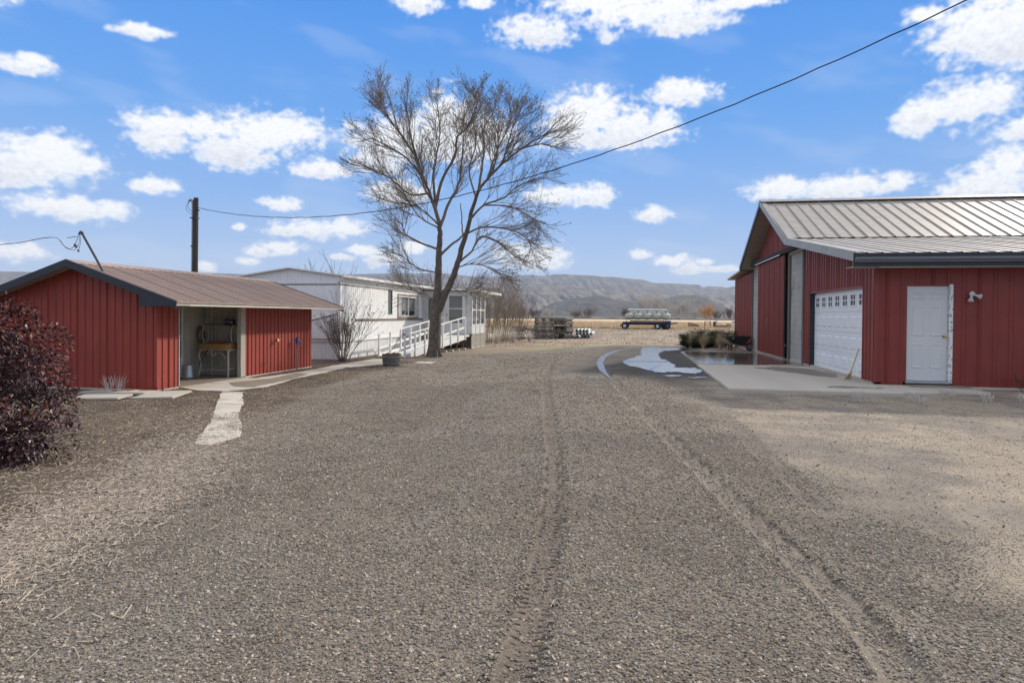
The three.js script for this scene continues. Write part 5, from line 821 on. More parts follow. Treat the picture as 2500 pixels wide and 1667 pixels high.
// many-stemmed bare shrubs
function shrub(name, label, category, at, H, W, stems, seed, m, o2 = {}, group) {
  const q = rng(seed), g = new GB(), t = thing(name, label, category, at, 0, group);
  const o = { q, levels: o2.levels ?? 3, kids: o2.kids ?? [0, 4, 3, 3], wob: 0.16, up: 0.09, spread: 0.55, rmin: o2.rmin ?? 0.0035, shrink: 0.55, gb: () => g, tipChance: o2.tipChance ?? 0, tip: o2.tip ? (c) => o2.tip(g, c, q) : null };
  for (let k = 0; k < stems; k++) { const a = q() * 6.283, s = q(), lean = W * (0.25 + 0.75 * s); let d = [Math.cos(a) * lean, 1, Math.sin(a) * lean]; const l = Math.hypot(...d); d = d.map((v) => v / l); grow(o, [Math.cos(a) * 0.16 * s * (o2.foot ?? 1), -0.03, Math.sin(a) * 0.16 * s * (o2.foot ?? 1)], d, H * (0.62 + 0.35 * q()), (o2.r ?? 0.018) * (0.6 + 0.6 * q()), 1); }
  part('stems', g, m, t); return t;
}
M.lilac = mat([0.15, 0.115, 0.088], { roughness: 0.95 }); M.brush = mat([0.24, 0.19, 0.15], { roughness: 0.95 }); M.willow = mat([0.58, 0.30, 0.08], { roughness: 0.95 }); M.ash = mat([0.52, 0.48, 0.43], { roughness: 0.95 }); M.maroon = mat([0.20, 0.12, 0.115], { roughness: 0.95 });
shrub('lilac_shrub', 'bare many-stemmed shrub at the corner of the mobile home', 'shrub', [-10.85, YG, -23.35], 2.05, 0.52, 24, 5, M.lilac, { kids: [0, 6, 4, 3], rmin: 0.004, r: 0.017, tipChance: 0.35, tip: (g, c, q) => { const s = 0.03; g.poly([[c[0] - s, c[1], c[2]], [c[0], c[1] + s, c[2] + s * 0.6], [c[0] + s, c[1] - s * 0.4, c[2]]]); } });
const tall = [[-9.5, -42.2, 3.6, 'tall bare shrub close against the porch corner'], [-8.7, -44.5, 3.9, 'tall bare shrub with the most upright stems right of the porch'], [-9.8, -47.5, 4.2, 'tallest bare shrub behind the others right of the porch'], [-8.2, -46.8, 3.0, 'shorter bare shrub nearest the pallet stacks']];
tall.forEach(([x, z, H, label], k) => shrub('bare_shrub', label, 'shrub', [x, YG, z], H, 0.30, 15, 60 + k, M.brush, { kids: [0, 6, 4, 3], rmin: 0.006, r: 0.022, foot: 3 }, 'bare shrubs right of the porch'));
// twig tops showing over the mobile home roof
[[-17.5, -32, 3.9, 'leafless sapling top showing above the left of the mobile home roof'], [-18.5, -38, 4.6, 'leafless sapling behind the mobile home roof ridge'], [-14.4, -49, 4.6, 'leafless sapling behind the roof near the big tree'], [-15.8, -49.5, 4.7, 'leafless sapling behind the middle of the mobile home eave'], [-17.4, -50, 4.9, 'leafless sapling behind the near corner of the mobile home eave'], [-13.2, -50.5, 4.3, 'leafless sapling just left of the tree trunk behind the roof']].forEach(([x, z, H, label], k) => shrub('bare_sapling', label, 'sapling', [x, YG, z], H, 0.16, 9, 80 + k, M.lilac, { kids: [0, 5, 3, 2], rmin: 0.008, r: 0.025, foot: 6 }, 'saplings behind the mobile home'));
// far trees along the bank: az (deg), distance, height, spread, colour, stems
const FAR = [[1.0, 425, 15.5, 0.30, 'ash', 'pale bare cottonwood rising straight above the tank trailer'], [2.4, 432, 14.5, 0.30, 'ash', 'pale bare cottonwood above the right end of the tank trailer'], [-0.6, 428, 7, 0.5, 'maroon', 'dark reddish bush left of the tank trailer'], [3.6, 440, 10, 0.4, 'ash', 'grey bare tree beyond the hitch of the tank trailer'], [4.4, 430, 12.5, 0.3, 'ash', 'slim grey tree between tank trailer and orange willow'], [5.1, 440, 7, 0.5, 'ash', 'low grey thicket left of the orange willow'], [6.0, 430, 9.5, 0.52, 'willow', 'orange-twigged willow beyond the field'], [6.75, 445, 6.5, 0.5, 'brush', 'low brown thicket right of the orange willow'], [7.9, 450, 7.5, 0.5, 'maroon', 'reddish brown thicket next to the barn edge'], [-3.9, 432, 7.5, 0.6, 'brush', 'rounded tan tree in the middle of the field edge'], [-5.1, 436, 6, 0.6, 'brush', 'low tan bush left of the rounded tan tree'], [-8.6, 440, 6.5, 0.6, 'maroon', 'reddish bush beyond the pallet stacks'], [-9.8, 445, 8, 0.5, 'brush', 'tan tree beyond the bare shrubs'], [-7.2, 440, 7, 0.55, 'ash', 'grey bush behind the tall pallet stack'], [-11.4, 430, 9, 0.5, 'ash', 'grey tree behind the bare shrubs']];
FAR.forEach(([az, d, H, W, c, label], k) => shrub('far_tree', label, 'tree', [Math.sin(az * R) * d, -0.3, -Math.cos(az * R) * d], H * 0.95, W * 1.5, 18, 200 + k, M[c], { kids: [0, 8, 5, 3], rmin: 0.04, r: 0.15, foot: 14 }, 'trees along the far edge of the field'));
// red-leaved bush in the left foreground
{
  const q = rng(77), t = thing('red_leaf_bush', 'dark bush with glossy purple-red leaves in the left foreground', 'bush', [-8.12, -0.3, -6.62]), st = new GB(), cols = [[0.055, 0.016, 0.022], [0.040, 0.013, 0.02], [0.10, 0.022, 0.016], [0.17, 0.042, 0.016], [0.05, 0.028, 0.014], [0.075, 0.03, 0.035]], leaf = new GB();
  const lobes = []; for (let k = 0; k < 46; k++) { const a = q() * 6.283, u = Math.pow(q(), 0.6), y = 0.1 + 1.55 * q(), rr = 1.28 * Math.sqrt(Math.max(0.12, 1 - Math.pow((y - 0.72) / 1.15, 2))); lobes.push([Math.cos(a) * u * rr, y, Math.sin(a) * u * rr, 0.26 + 0.24 * q()]); }
  for (const b of lobes) limb(st, [[b[0] * 0.1, 0, b[2] * 0.1], [b[0] * 0.45, b[1] * 0.6, b[2] * 0.45], [b[0], b[1], b[2]]], 0.022, 0.006, 5);
  for (let n = 0; n < 26000; n++) {
    const b = lobes[Math.floor(q() * lobes.length)]; let d = [jit(q, 1), jit(q, 1), jit(q, 1)]; const dl = Math.hypot(...d) || 1, rad = b[3] * (0.35 + 0.68 * Math.pow(q(), 0.5)); d = d.map((v) => v / dl);
    const c = [b[0] + d[0] * rad, b[1] + d[1] * rad * 0.9, b[2] + d[2] * rad]; if (c[1] < 0.02) continue;
    const out = Math.hypot(c[0], c[1] - 0.6, c[2]), young = out > 1.05 && c[1] > 0.5 && q() < 0.45;
    const base = young ? cols[q() < 0.6 ? 3 : 2] : cols[Math.floor(q() * 6) % 6 === 3 ? 0 : Math.floor(q() * 3) === 2 ? 5 : Math.floor(q() * 2)], k = 0.75 + 0.5 * q(); leaf.col = base.map((v) => v * k);
    const ln = 0.042 + 0.034 * q(), w = ln * 0.36; let f = [d[0] + jit(q, 0.8), d[1] + jit(q, 0.8) - 0.15, d[2] + jit(q, 0.8)]; const fl = Math.hypot(...f); f = f.map((v) => v / fl); let s = [f[2], jit(q, 0.6), -f[0]]; const sl = Math.hypot(...s) || 1; s = s.map((v) => v / sl); const up = [f[1] * s[2] - f[2] * s[1], f[2] * s[0] - f[0] * s[2], f[0] * s[1] - f[1] * s[0]];
    const P = (a, e, g) => [c[0] + f[0] * a + s[0] * e + up[0] * g, c[1] + f[1] * a + s[1] * e + up[1] * g, c[2] + f[2] * a + s[2] * e + up[2] * g];
    leaf.poly([P(0, 0, 0), P(ln * 0.5, w, 0.006), P(ln, 0, -0.006)]); leaf.poly([P(0, 0, 0), P(ln, 0, -0.006), P(ln * 0.5, -w, 0.006)]);
  }
  part('stems', st, M.twig, t); part('leaves', leaf, phys([1, 1, 1], { vertexColors: true, roughness: 0.42, clearcoat: 0.08, clearcoatRoughness: 0.4 }), t).userData.kind = 'stuff';
}
// spreading juniper and the dry grass clumps beside it
{
  const q = rng(91), jun = (x, z, H, W, seed, label) => { const t = thing('juniper_bush', label, 'bush', [x, hgt(x, z), z], 0, 'juniper bushes by the barn'), g = new GB(); g.col = [0, 0, 0];
    for (let n = 0; n < 260; n++) { const a = q() * 6.283, el = 0.10 + 0.75 * Math.pow(q(), 1.5), len = W * (0.55 + 0.5 * q()); const pts = []; for (let k = 0; k <= 5; k++) { const u = k / 5; pts.push([Math.cos(a) * len * u, H * el * Math.sin(u * 1.5) * 1.15 + 0.04, Math.sin(a) * len * u]); }
      for (let k = 0; k < 26; k++) { const u = 0.25 + 0.75 * q(), i = Math.min(4, Math.floor(u * 5)), p = pts[i], r = [p[0] + jit(q, 0.12), p[1] + jit(q, 0.07), p[2] + jit(q, 0.12)], gk = 0.7 + 0.6 * q(); g.col = (q() < 0.25 ? [0.075, 0.085, 0.026] : [0.030, 0.046, 0.019]).map((v) => v * gk); const l = 0.10 + 0.08 * q(), e = [Math.cos(a) + jit(q, 0.7), 0.5 + jit(q, 0.5), Math.sin(a) + jit(q, 0.7)]; g.poly([[r[0] - 0.016, r[1], r[2]], [r[0] + 0.016, r[1], r[2] + 0.012], [r[0] + e[0] * l, r[1] + e[1] * l, r[2] + e[2] * l]]); } }
    part('foliage', g, mat([1, 1, 1], { vertexColors: true, roughness: 0.8 }), t); };
  jun(3.6, -34.4, 0.86, 1.15, 1, 'dark green juniper bush at the far left corner of the barn'); jun(4.5, -35.6, 0.8, 1.2, 2, 'dark green juniper bush half hidden behind the barn corner'); jun(2.9, -33.4, 0.62, 0.75, 3, 'small low juniper clump at the left end of the bed');
}
function dryGrass(name, label, x, z, H, W, n, seed, m, group) { const q = rng(seed), t = new GB(); for (let k = 0; k < n; k++) { const a = q() * 6.283, ln = H * (0.55 + 0.6 * q()), w = W * q(), f = [Math.cos(a), Math.sin(a)], c = [f[0] * 0.08 * q(), f[1] * 0.08 * q()]; const s = 0.0055 + 0.004 * q(); const P = (u) => [c[0] + f[0] * w * u * u, ln * (u - 0.32 * u * u * w / W), c[1] + f[1] * w * u * u]; for (let j = 0; j < 3; j++) { const u = j / 3, v = (j + 1) / 3, p = P(u), r = P(v), k0 = s * (1 - u * 0.8), k1 = s * (1 - v * 0.8); t.quad([p[0] - f[1] * k0, p[1], p[2] + f[0] * k0], [p[0] + f[1] * k0, p[1], p[2] - f[0] * k0], [r[0] + f[1] * k1, r[1], r[2] - f[0] * k1], [r[0] - f[1] * k1, r[1], r[2] + f[0] * k1]); } }
  const o = solid(name, t, m, label, 'grass clump', group); o.position.set(x, hgt(x, z), z); return o; }
M.dryGrass = mat([0.50, 0.40, 0.25], { roughness: 0.9 }); M.greyWeed = mat([0.66, 0.61, 0.55], { roughness: 0.9 });
[[2.75, -32.9, 0.75, 'tan dry grass clump at the left end of the juniper bed'], [3.3, -32.5, 0.8, 'tan dry grass clump before the middle of the juniper bed'], [4.0, -31.9, 0.85, 'tan dry grass clump arching beside the wheelbarrow handle'], [4.55, -32.6, 0.7, 'tan dry grass clump between juniper and wheelbarrow'], [3.0, -33.6, 0.85, 'tan dry grass clump standing among the left juniper']].forEach(([x, z, H, l], k) => dryGrass('dry_grass', l, x, z, H, 0.62, 300, 300 + k, M.dryGrass, 'dry grass clumps by the juniper'));
[[4.05, -12.75, 0.17, 'small silvery dry weed in front of the apron slab'], [5.05, -12.9, 0.16, 'small silvery dry weed left of the entry door'], [6.35, -13.3, 0.15, 'low pale dry weed in front of the entry door'], [6.75, -12.75, 0.24, 'taller silvery dry weed nearest the right edge'], [6.05, -14.12, 0.14, 'sparse dry weed at the edge of the door slab'], [8.0, -15.3, 0.3, 'reddish dry weed stalk against the red wall']].forEach(([x, z, H, l], k) => shrub('dry_weed', l, 'weed', [x, hgt(x, z), z], H * 1.25, 0.75, 16, 330 + k, k === 5 ? M.rust : M.greyWeed, { levels: 3, kids: [0, 4, 3, 2], rmin: 0.0026, r: 0.004, foot: 0.5 }, 'dry weeds by the barn front'));
[[-8.6, -41.0, 0.9, 'straw-coloured grass clump at the foot of the porch lattice'], [-7.9, -43.0, 1.0, 'straw-coloured grass clump under the bare shrubs'], [-8.9, -44.6, 0.9, 'straw-coloured grass clump behind the bare shrub stems'], [-7.2, -45.6, 0.8, 'straw-coloured grass clump nearest the pallets']].forEach(([x, z, H, l], k) => dryGrass('dry_grass', l, x, z, H, 0.95, 420, 350 + k, M.greyWeed, 'dry grass by the bare shrubs'));
shrub('dry_twig_plant', 'small grey twiggy plant at the foot of the shed gable', 'plant', [-11.35, YG, -12.75], 0.42, 0.5, 16, 99, M.greyWeed, { levels: 2, kids: [0, 4, 2], rmin: 0.0025, r: 0.005 });
// ---------- things in the yard ----------
{ // half-barrel planter
  const b = thing('barrel_planter', 'grey half-barrel planter of dry soil beside the walk', 'planter', [-8.35, YG, -21.85]), n = 18;
  for (let k = 0; k < n; k++) { const a0 = k / n * 6.2832 + 0.01, a1 = (k + 1) / n * 6.2832 - 0.01, g = new GB(), ring = (r, y) => [[Math.cos(a0) * r, y, Math.sin(a0) * r], [Math.cos(a1) * r, y, Math.sin(a1) * r]]; const lv = [[0.285, 0], [0.325, 0.2], [0.345, 0.42], [0.315, 0.42], [0.30, 0.3]]; for (let j = 0; j < lv.length - 1; j++) { const [p, q] = ring(...lv[j]), [r, s] = ring(...lv[j + 1]); g.quad(p, q, s, r); } part('stave', g, M.barrelWood, b); }
  for (const [y, r] of [[0.08, 0.304], [0.30, 0.337]]) part('hoop', new GB().lathe([[r, 0], [r + 0.006, 0.004], [r + 0.010, 0.04], [r + 0.004, 0.045]], 36, 0, y, 0), M.steel, b);
  { const g = new GB(), q = rng(8); for (let k = 0; k < 20; k++) { const a = k / 20 * 6.2832, c = (k + 1) / 20 * 6.2832; for (const [r0, r1, y0, y1] of [[0, 0.15, 0.44, 0.42], [0.15, 0.305, 0.42, 0.36]]) g.quad([Math.cos(a) * r0, y0, Math.sin(a) * r0], [Math.cos(a) * r1, y1 + 0.02 * Math.sin(k), Math.sin(a) * r1], [Math.cos(c) * r1, y1 + 0.02 * Math.sin(k + 1), Math.sin(c) * r1], [Math.cos(c) * r0, y0, Math.sin(c) * r0]); } part('soil', g, M.soil, b); }
  for (const [x, z, r] of [[0.12, 0.05, 0.07], [-0.1, 0.1, 0.06], [0.2, -0.08, 0.05]]) { const g = new THREE.IcosahedronGeometry(r, 1); g.scale(1.3, 0.7, 1); g.translate(x, 0.43, z); part('stone', g, M.rust, b); }
  solid('stick', new GB().tube([[-8.5, YG + 0.36, -21.85], [-8.05, YG + 1.15, -22.2]], 0.012, 6), M.steel, 'thin grey rod standing slanted in the barrel planter', 'rod');
}
{ // wheelbarrow
  const w = thing('wheelbarrow', 'black wheelbarrow parked at the far end of the barn wall', 'wheelbarrow', [4.62, hgt(4.6, -30.6) + 0.01, -30.7], 0.15);
  const g = new GB(), t = [[-0.5, 0.62, -0.33], [0.46, 0.66, -0.36], [0.46, 0.66, 0.36], [-0.5, 0.62, 0.33]], o = [[-0.25, 0.28, -0.2], [0.24, 0.26, -0.2], [0.24, 0.26, 0.2], [-0.25, 0.28, 0.2]];
  for (let k = 0; k < 4; k++) { const m = (k + 1) % 4; g.quad(o[k], o[m], t[m], t[k]); } g.poly(o); part('tub', g, M.black, w); part('rim', new GB().tube([...t, t[0]], 0.014, 6), M.black, w);
  for (const s of [-1, 1]) part('handle', new GB().tube([[-0.92, 0.52, 0.28 * s], [-0.3, 0.30, 0.22 * s], [0.62, 0.14, 0.06 * s]], 0.02, 8), M.paleWood, w);
  for (const s of [-1, 1]) part('leg', new GB().tube([[-0.35, 0.3, 0.2 * s], [-0.38, 0, 0.2 * s], [-0.2, 0, 0.2 * s], [-0.1, 0.24, 0.18 * s]], 0.014, 6), M.black, w);
  const wh = part('wheel', new GB().lathe([[0.13, -0.045], [0.175, -0.03], [0.185, 0], [0.175, 0.03], [0.13, 0.045]], 24, 0.52, 0.185, 0, 'z'), M.rubber, w); part('rim_disc', new GB().lathe([[0.13, -0.03], [0.02, -0.02], [0.02, 0.02], [0.13, 0.03]], 18, 0.52, 0.185, 0, 'z'), M.steel, wh);
  part('sticker', new GB().quad([-0.36, 0.545, 0.318], [-0.28, 0.548, 0.32], [-0.28, 0.595, 0.335], [-0.36, 0.592, 0.333]), M.whitePaint, w);
  solid('flat_stone', new GB().rbox(2.25, 0, -36.5, 2.95, 0.07, -36.0, 0.02), M.paleStone, 'pale flat stone on the ground left of the juniper', 'stone');
}
{ // short broom
  const b = thing('broom', 'short yellow-handled broom leaning by the garage door corner', 'broom', [5.03, 0.062, -16.66]);
  part('handle', new GB().tube([[0.02, 0.14, 0.0], [0.16, 0.74, 0.12]], 0.013, 8), M.yellow, b);
  const g = new GB(), q = rng(12); for (let k = 0; k < 46; k++) { const a = jit(q, 0.06), c = jit(q, 0.035); g.tube([[0.02 + a * 0.4, 0.16, c * 0.4], [-0.03 + a * 1.4, 0.005, c * 1.4 - 0.01]], 0.004, 3); } part('bristles', g, M.straw, b);
  part('ferrule', new GB().tube([[0.012, 0.12, 0], [0.035, 0.19, 0.015]], [0.036, 0.018], 10), M.straw, b);
}
// pallets: one board-and-stringer shape, cloned for every pallet in the stacks
{
  const q = rng(55), mk = () => { const g = new GB(); for (let k = 0; k < 7; k++) g.rbox(-0.5 + k * 0.147, 0.118, -0.6, -0.5 + k * 0.147 + 0.1, 0.136, 0.6, 0.003); for (const z of [-0.58, 0, 0.58]) { g.box(-0.5, 0.02, z - 0.02, -0.3, 0.118, z + 0.02).box(-0.3, 0.045, z - 0.02, -0.12, 0.118, z + 0.02).box(-0.12, 0.02, z - 0.02, 0.12, 0.118, z + 0.02).box(0.12, 0.045, z - 0.02, 0.3, 0.118, z + 0.02).box(0.3, 0.02, z - 0.02, 0.5, 0.118, z + 0.02); } for (const x of [-0.5, -0.05, 0.4]) g.box(x, 0, -0.6, x + 0.1, 0.018, 0.6); return g.geo(); };
  const geo = mk(), mats = [M.greyWood, M.palletDark, M.palletPale], ord = ['lowest', 'second', 'third', 'fourth', 'fifth', 'sixth', 'seventh', 'eighth', 'ninth', 'tenth', 'eleventh', 'twelfth', 'thirteenth'];
  const stack = (x, z, n, turn, where, sc = 1) => { for (let k = 0; k < n; k++) { const o = new THREE.Mesh(geo, mats[Math.floor(q() * 2.6)]); o.name = numbered('pallet'); scene.add(o); o.position.set(x + jit(q, 0.09), YG + 0.01 + k * 0.137, z + jit(q, 0.07)); o.rotation.set(jit(q, 0.012), turn + jit(q, 0.07) + (q() < 0.12 ? Math.PI / 2 : 0), jit(q, 0.012)); o.scale.set(sc * (0.95 + 0.08 * q()), 1, Math.max(1, sc * 0.85)); tag(o, `weathered wooden pallet, ${k === n - 1 ? 'topmost' : ord[k] + (k ? ' from the ground' : '')} in ${where}`, 'pallet', 'stacked wooden pallets'); } };
  stack(-8.85, -50.2, 7, 0.25, 'the low left stack', 1.1); stack(-7.9, -51.2, 6, 0.1, 'the low stack between the taller ones', 0.8); stack(-7.05, -52.0, 12, 0.2, 'the tall left stack', 1.45); stack(-5.62, -52.4, 12, 1.2, 'the tall right stack beside the pipes', 1.25);
  [[-6.35, -51.2, 0.5, 'broken pale board leaning at the front of the tall stacks'], [-6.15, -51.0, 0.9, 'second broken board lying before the tall stacks']].forEach(([x, z, a, l]) => solid('broken_board', new GB().bar([x - 0.5, YG + 0.03, z], [x + 0.4, YG + 0.03 + a * 0.4, z - 0.2], 0.12, 0.025), M.palletPale, l, 'board'));
  solid('white_board', new GB().bar([-6.2, YG + 1.06, -51.55], [-5.0, YG + 1.08, -51.8], 0.05, 0.06), M.pipe, 'white batten across the front of the tall right stack', 'board');
}
// irrigation pipes in a pile
{
  const r = 0.135, Lp = 3.2, g = new GB(); g.lathe([[r, 0], [r, -Lp], [r - 0.012, -Lp], [r - 0.012, 0], [r, 0]], 20, 0, 0, 0, 'z'); const geo = g.geo();
  const rows = [[-4.15, 0, 3, 'bottom'], [-4.55, 1, 5, 'middle'], [-4.55, 2, 4, 'top']], nth = ['leftmost', 'second from left', 'third from left', 'fourth from left', 'rightmost'];
  const put = (x, y, z, turn, label) => { const o = new THREE.Mesh(geo, M.pipe); o.name = numbered('irrigation_pipe'); scene.add(o); o.position.set(x, y, z); o.rotation.y = turn; tag(o, label, 'pipe', 'white irrigation pipes in a pile'); };
  for (const [x0, lv, n, w] of rows) for (let k = 0; k < n; k++) put(x0 + k * 0.285 + (lv === 1 ? 0.04 : 0), YG + r + 0.01 + lv * 0.24, -53.6 - 0.12 * ((k * 7 + lv * 3) % 3), 0.02, `white irrigation pipe, ${k === n - 1 ? 'rightmost' : nth[k]} in the ${w} row of the pile`);
  put(-4.42, YG + r + 0.01, -52.7, -0.12, 'white irrigation pipe sticking out in front of the pile'); put(-4.85, YG + r + 0.01, -53.2, -0.06, 'white irrigation pipe lying against the pallet stack');
}
// tank trailer: five filter tanks and white header pipes on a blue flat trailer
{
  const t = thing('tank_trailer', 'dark blue flat trailer carrying five pale tanks and white pipes', 'trailer', [1.9, -0.3, -97.5], -0.07), L = 3.2;
  part('bed', new GB().box(-L - 0.2, 0.92, -1.1, L + 0.1, 1.06, 1.1).box(-L, 0.62, 0.75, L - 0.3, 0.92, 0.85).box(-L, 0.62, -0.85, L - 0.3, 0.92, -0.75), M.blue, t);
  part('front_frame', new GB().hexa([[L - 0.6, 0.35, -0.8], [L + 0.2, 0.7, -0.8], [L + 0.2, 0.7, 0.8], [L - 0.6, 0.35, 0.8], [L - 0.6, 1.25, -0.8], [L + 0.25, 1.25, -0.8], [L + 0.25, 1.25, 0.8], [L - 0.6, 1.25, 0.8]]), M.blueBright, t);
  part('hitch', new GB().bar([L + 0.1, 0.78, 0], [L + 1.15, 0.98, 0], 0.22, 0.16), M.black, t); part('rear_bumper', new GB().bar([-L - 0.55, 0.45, -0.9], [-L - 0.55, 0.45, 0.9], 0.1, 0.12).bar([-L - 0.2, 0.95, 0.6], [-L - 0.6, 0.45, 0.6], 0.08, 0.08), M.black, t);
  for (const [x, s] of [[-L + 0.1, 1], [1.55, 1], [-L + 0.1, -1], [1.55, -1], [2.9, -1], [2.5, 1]]) { const z = x === 2.5 ? 0.3 : s * 1.0, wh = part('wheel', new GB().lathe([[0.24, -0.12], [0.42, -0.12], [0.47, -0.06], [0.47, 0.06], [0.42, 0.12], [0.24, 0.12]], 28, x, 0.47, z, 'z'), M.rubber, t); part('hub', new GB().lathe([[0.25, 0.10], [0.20, 0.04], [0.12, 0.05], [0.10, 0.12], [0.001, 0.13]], 20, x, 0.47, z, 'z'), x === 2.5 ? M.dark : M.pipe, wh); }
  for (let k = 0; k < 5; k++) { const x = -2.55 + k * 1.32; const tk = part('tank', new GB().lathe([[0.001, -0.28], [0.30, -0.22], [0.60, -0.02], [0.64, 0.05], [0.64, 0.42], [0.60, 0.52], [0.35, 0.68], [0.14, 0.74], [0.001, 0.75]], 28, x, 1.62, 0), M.tank, t); part('lid', new GB().lathe([[0.13, 0], [0.13, 0.24], [0.18, 0.25], [0.18, 0.3], [0.001, 0.3]], 16, x, 2.34, 0), M.valve, tk); part('label_plate', new GB().box(x - 0.28, 1.82, 0.61, x + 0.10, 1.86, 0.645), M.steel, tk); for (const a of [0.6, 2.5, 3.8, 5.6]) part('tank_leg', new GB().bar([x + Math.cos(a) * 0.5, 1.06, Math.sin(a) * 0.5], [x + Math.cos(a) * 0.5, 1.68, Math.sin(a) * 0.5], 0.05, 0.05, [0, 0, 1]), M.pipe, tk); }
  part('header_pipe', new GB().tube([[-2.75, 2.80, 0.2], [2.9, 2.80, 0.2]], 0.15, 14), M.pipe, t); part('header_pipe', new GB().tube([[-2.6, 2.48, -0.35], [3.0, 2.48, -0.35]], 0.08, 12), M.pipe, t);
  part('under_pipes', new GB().tube([[-2.4, 1.18, 0.3], [2.6, 1.18, 0.3]], 0.09, 10), M.rust, t);
}
// odds and ends left at the edge of the field, near the barn corner
{
  const z = -109, y = -0.3;
  const pl = thing('slat_heap', 'heap of dark grey slatted panels at the edge of the field', 'heap', [9.6, y, z]); for (let k = 0; k < 7; k++) part('slat', new GB().bar([-1.0, 0.15 + k * 0.13, 0.3], [0.9 - 0.05 * k, 0.02 + k * 0.11 + 0.12 * Math.sin(k), 0.2], 0.5, 0.09), k % 3 === 1 ? M.palletPale : M.palletDark, pl);
  const fr = thing('metal_frame', 'rusty open metal frame standing beside the slat heap', 'frame', [11.55, y, z + 1]); for (const [a, b] of [[-0.4, -0.3], [0.42, -0.3], [-0.4, 0.3], [0.42, 0.3]]) part('upright', new GB().bar([a, 0, b], [a, 1.18, b], 0.07, 0.07, [0, 0, 1]), M.rust, fr); part('top_bar', new GB().box(-0.44, 1.1, -0.34, 0.46, 1.18, -0.26).box(-0.44, 1.1, 0.26, 0.46, 1.18, 0.34), M.rust, fr); part('base_tray', new GB().box(-0.45, 0.05, -0.35, 0.47, 0.28, 0.35), M.palletDark, fr);
  const dr = thing('blue_drum', 'blue drum with a white pipe beside it at the field edge', 'drum', [12.85, y, z]); part('body', new GB().lathe([[0.001, 0], [0.29, 0], [0.29, 0.3], [0.305, 0.32], [0.29, 0.34], [0.29, 1.15], [0.001, 1.15]], 20, 0, 0, 0), M.blue, dr); part('white_pipe', new GB().tube([[0.1, 0.4, 0.33], [0.14, 1.35, 0.3], [0.3, 1.2, 0.3]], 0.07, 8), M.pipe, dr);
  const tb = thing('rusty_tub', 'rusty brown tub holding a pale sack', 'tub', [13.55, y, z + 1.6]); part('body', new GB().hexa([[-0.8, 0, -0.4], [0.8, 0, -0.4], [0.8, 0, 0.4], [-0.8, 0, 0.4], [-0.9, 0.5, -0.45], [0.9, 0.5, -0.45], [0.9, 0.5, 0.45], [-0.9, 0.5, 0.45]].map((p, k, a) => a[[3, 2, 1, 0, 7, 6, 5, 4][k]])), M.rust, tb); { const g = new THREE.IcosahedronGeometry(0.4, 2); g.scale(1.2, 0.6, 0.8); g.translate(0.35, 0.6, 0); part('sack', g, M.cream, tb); }
  const br = thing('brick_heap', 'small heap of orange bricks behind the rusty tub', 'heap', [14.75, y, z]); const q = rng(17); for (let k = 0; k < 16; k++) part('brick', new GB().rbox(-0.5 + (k % 4) * 0.25 + jit(q, 0.04), 0.2 * Math.floor(k / 4), jit(q, 0.1), -0.28 + (k % 4) * 0.25, 0.2 * Math.floor(k / 4) + 0.18, 0.3, 0.01), k % 5 ? M.brick : M.paleStone, br);
  const cb = thing('white_cabinet', 'white upright cabinet standing at the field edge near the barn corner', 'cabinet', [15.75, y, z + 1]); part('body', new GB().rbox(-0.5, 0, -0.45, 0.5, 1.25, 0.45, 0.02), M.pipe, cb); part('grille', new GB().box(-0.38, 1.05, 0.45, 0.3, 1.16, 0.46), M.dark, cb); part('foot', new GB().box(-0.45, -0.02, -0.4, 0.45, 0.02, 0.4), M.dark, cb);
  const bx = thing('brown_crate', 'dark brown crate on pale blocks right of the white cabinet', 'crate', [16.7, y, z - 2]); part('crate', new GB().rbox(-0.4, 0.75, -0.4, 0.4, 1.4, 0.4, 0.01), M.crate, bx); part('blocks', new GB().rbox(-0.5, 0, -0.4, 0.45, 0.75, 0.4, 0.02), M.block, bx);
  const ct = thing('small_tractor', 'small pale machine with cab half hidden by the barn corner', 'machine', [18.1, y, z]); part('body', new GB().rbox(-1.0, 0.3, -0.4, 0.7, 0.72, 0.4, 0.04), M.tank, ct); part('cab', new GB().rbox(-0.2, 0.72, -0.38, 0.6, 1.35, 0.38, 0.05), M.pipe, ct); part('cab_window', new GB().box(-0.1, 0.82, 0.38, 0.2, 1.22, 0.39).box(0.3, 0.82, 0.38, 0.55, 1.22, 0.39), M.paneDark, ct); for (const x of [-0.75, 0.5]) part('wheel', new GB().lathe([[0.1, -0.1], [0.3, -0.1], [0.33, 0], [0.3, 0.1], [0.1, 0.1]], 18, x, 0.32, 0.45, 'z'), M.rubber, ct);
}
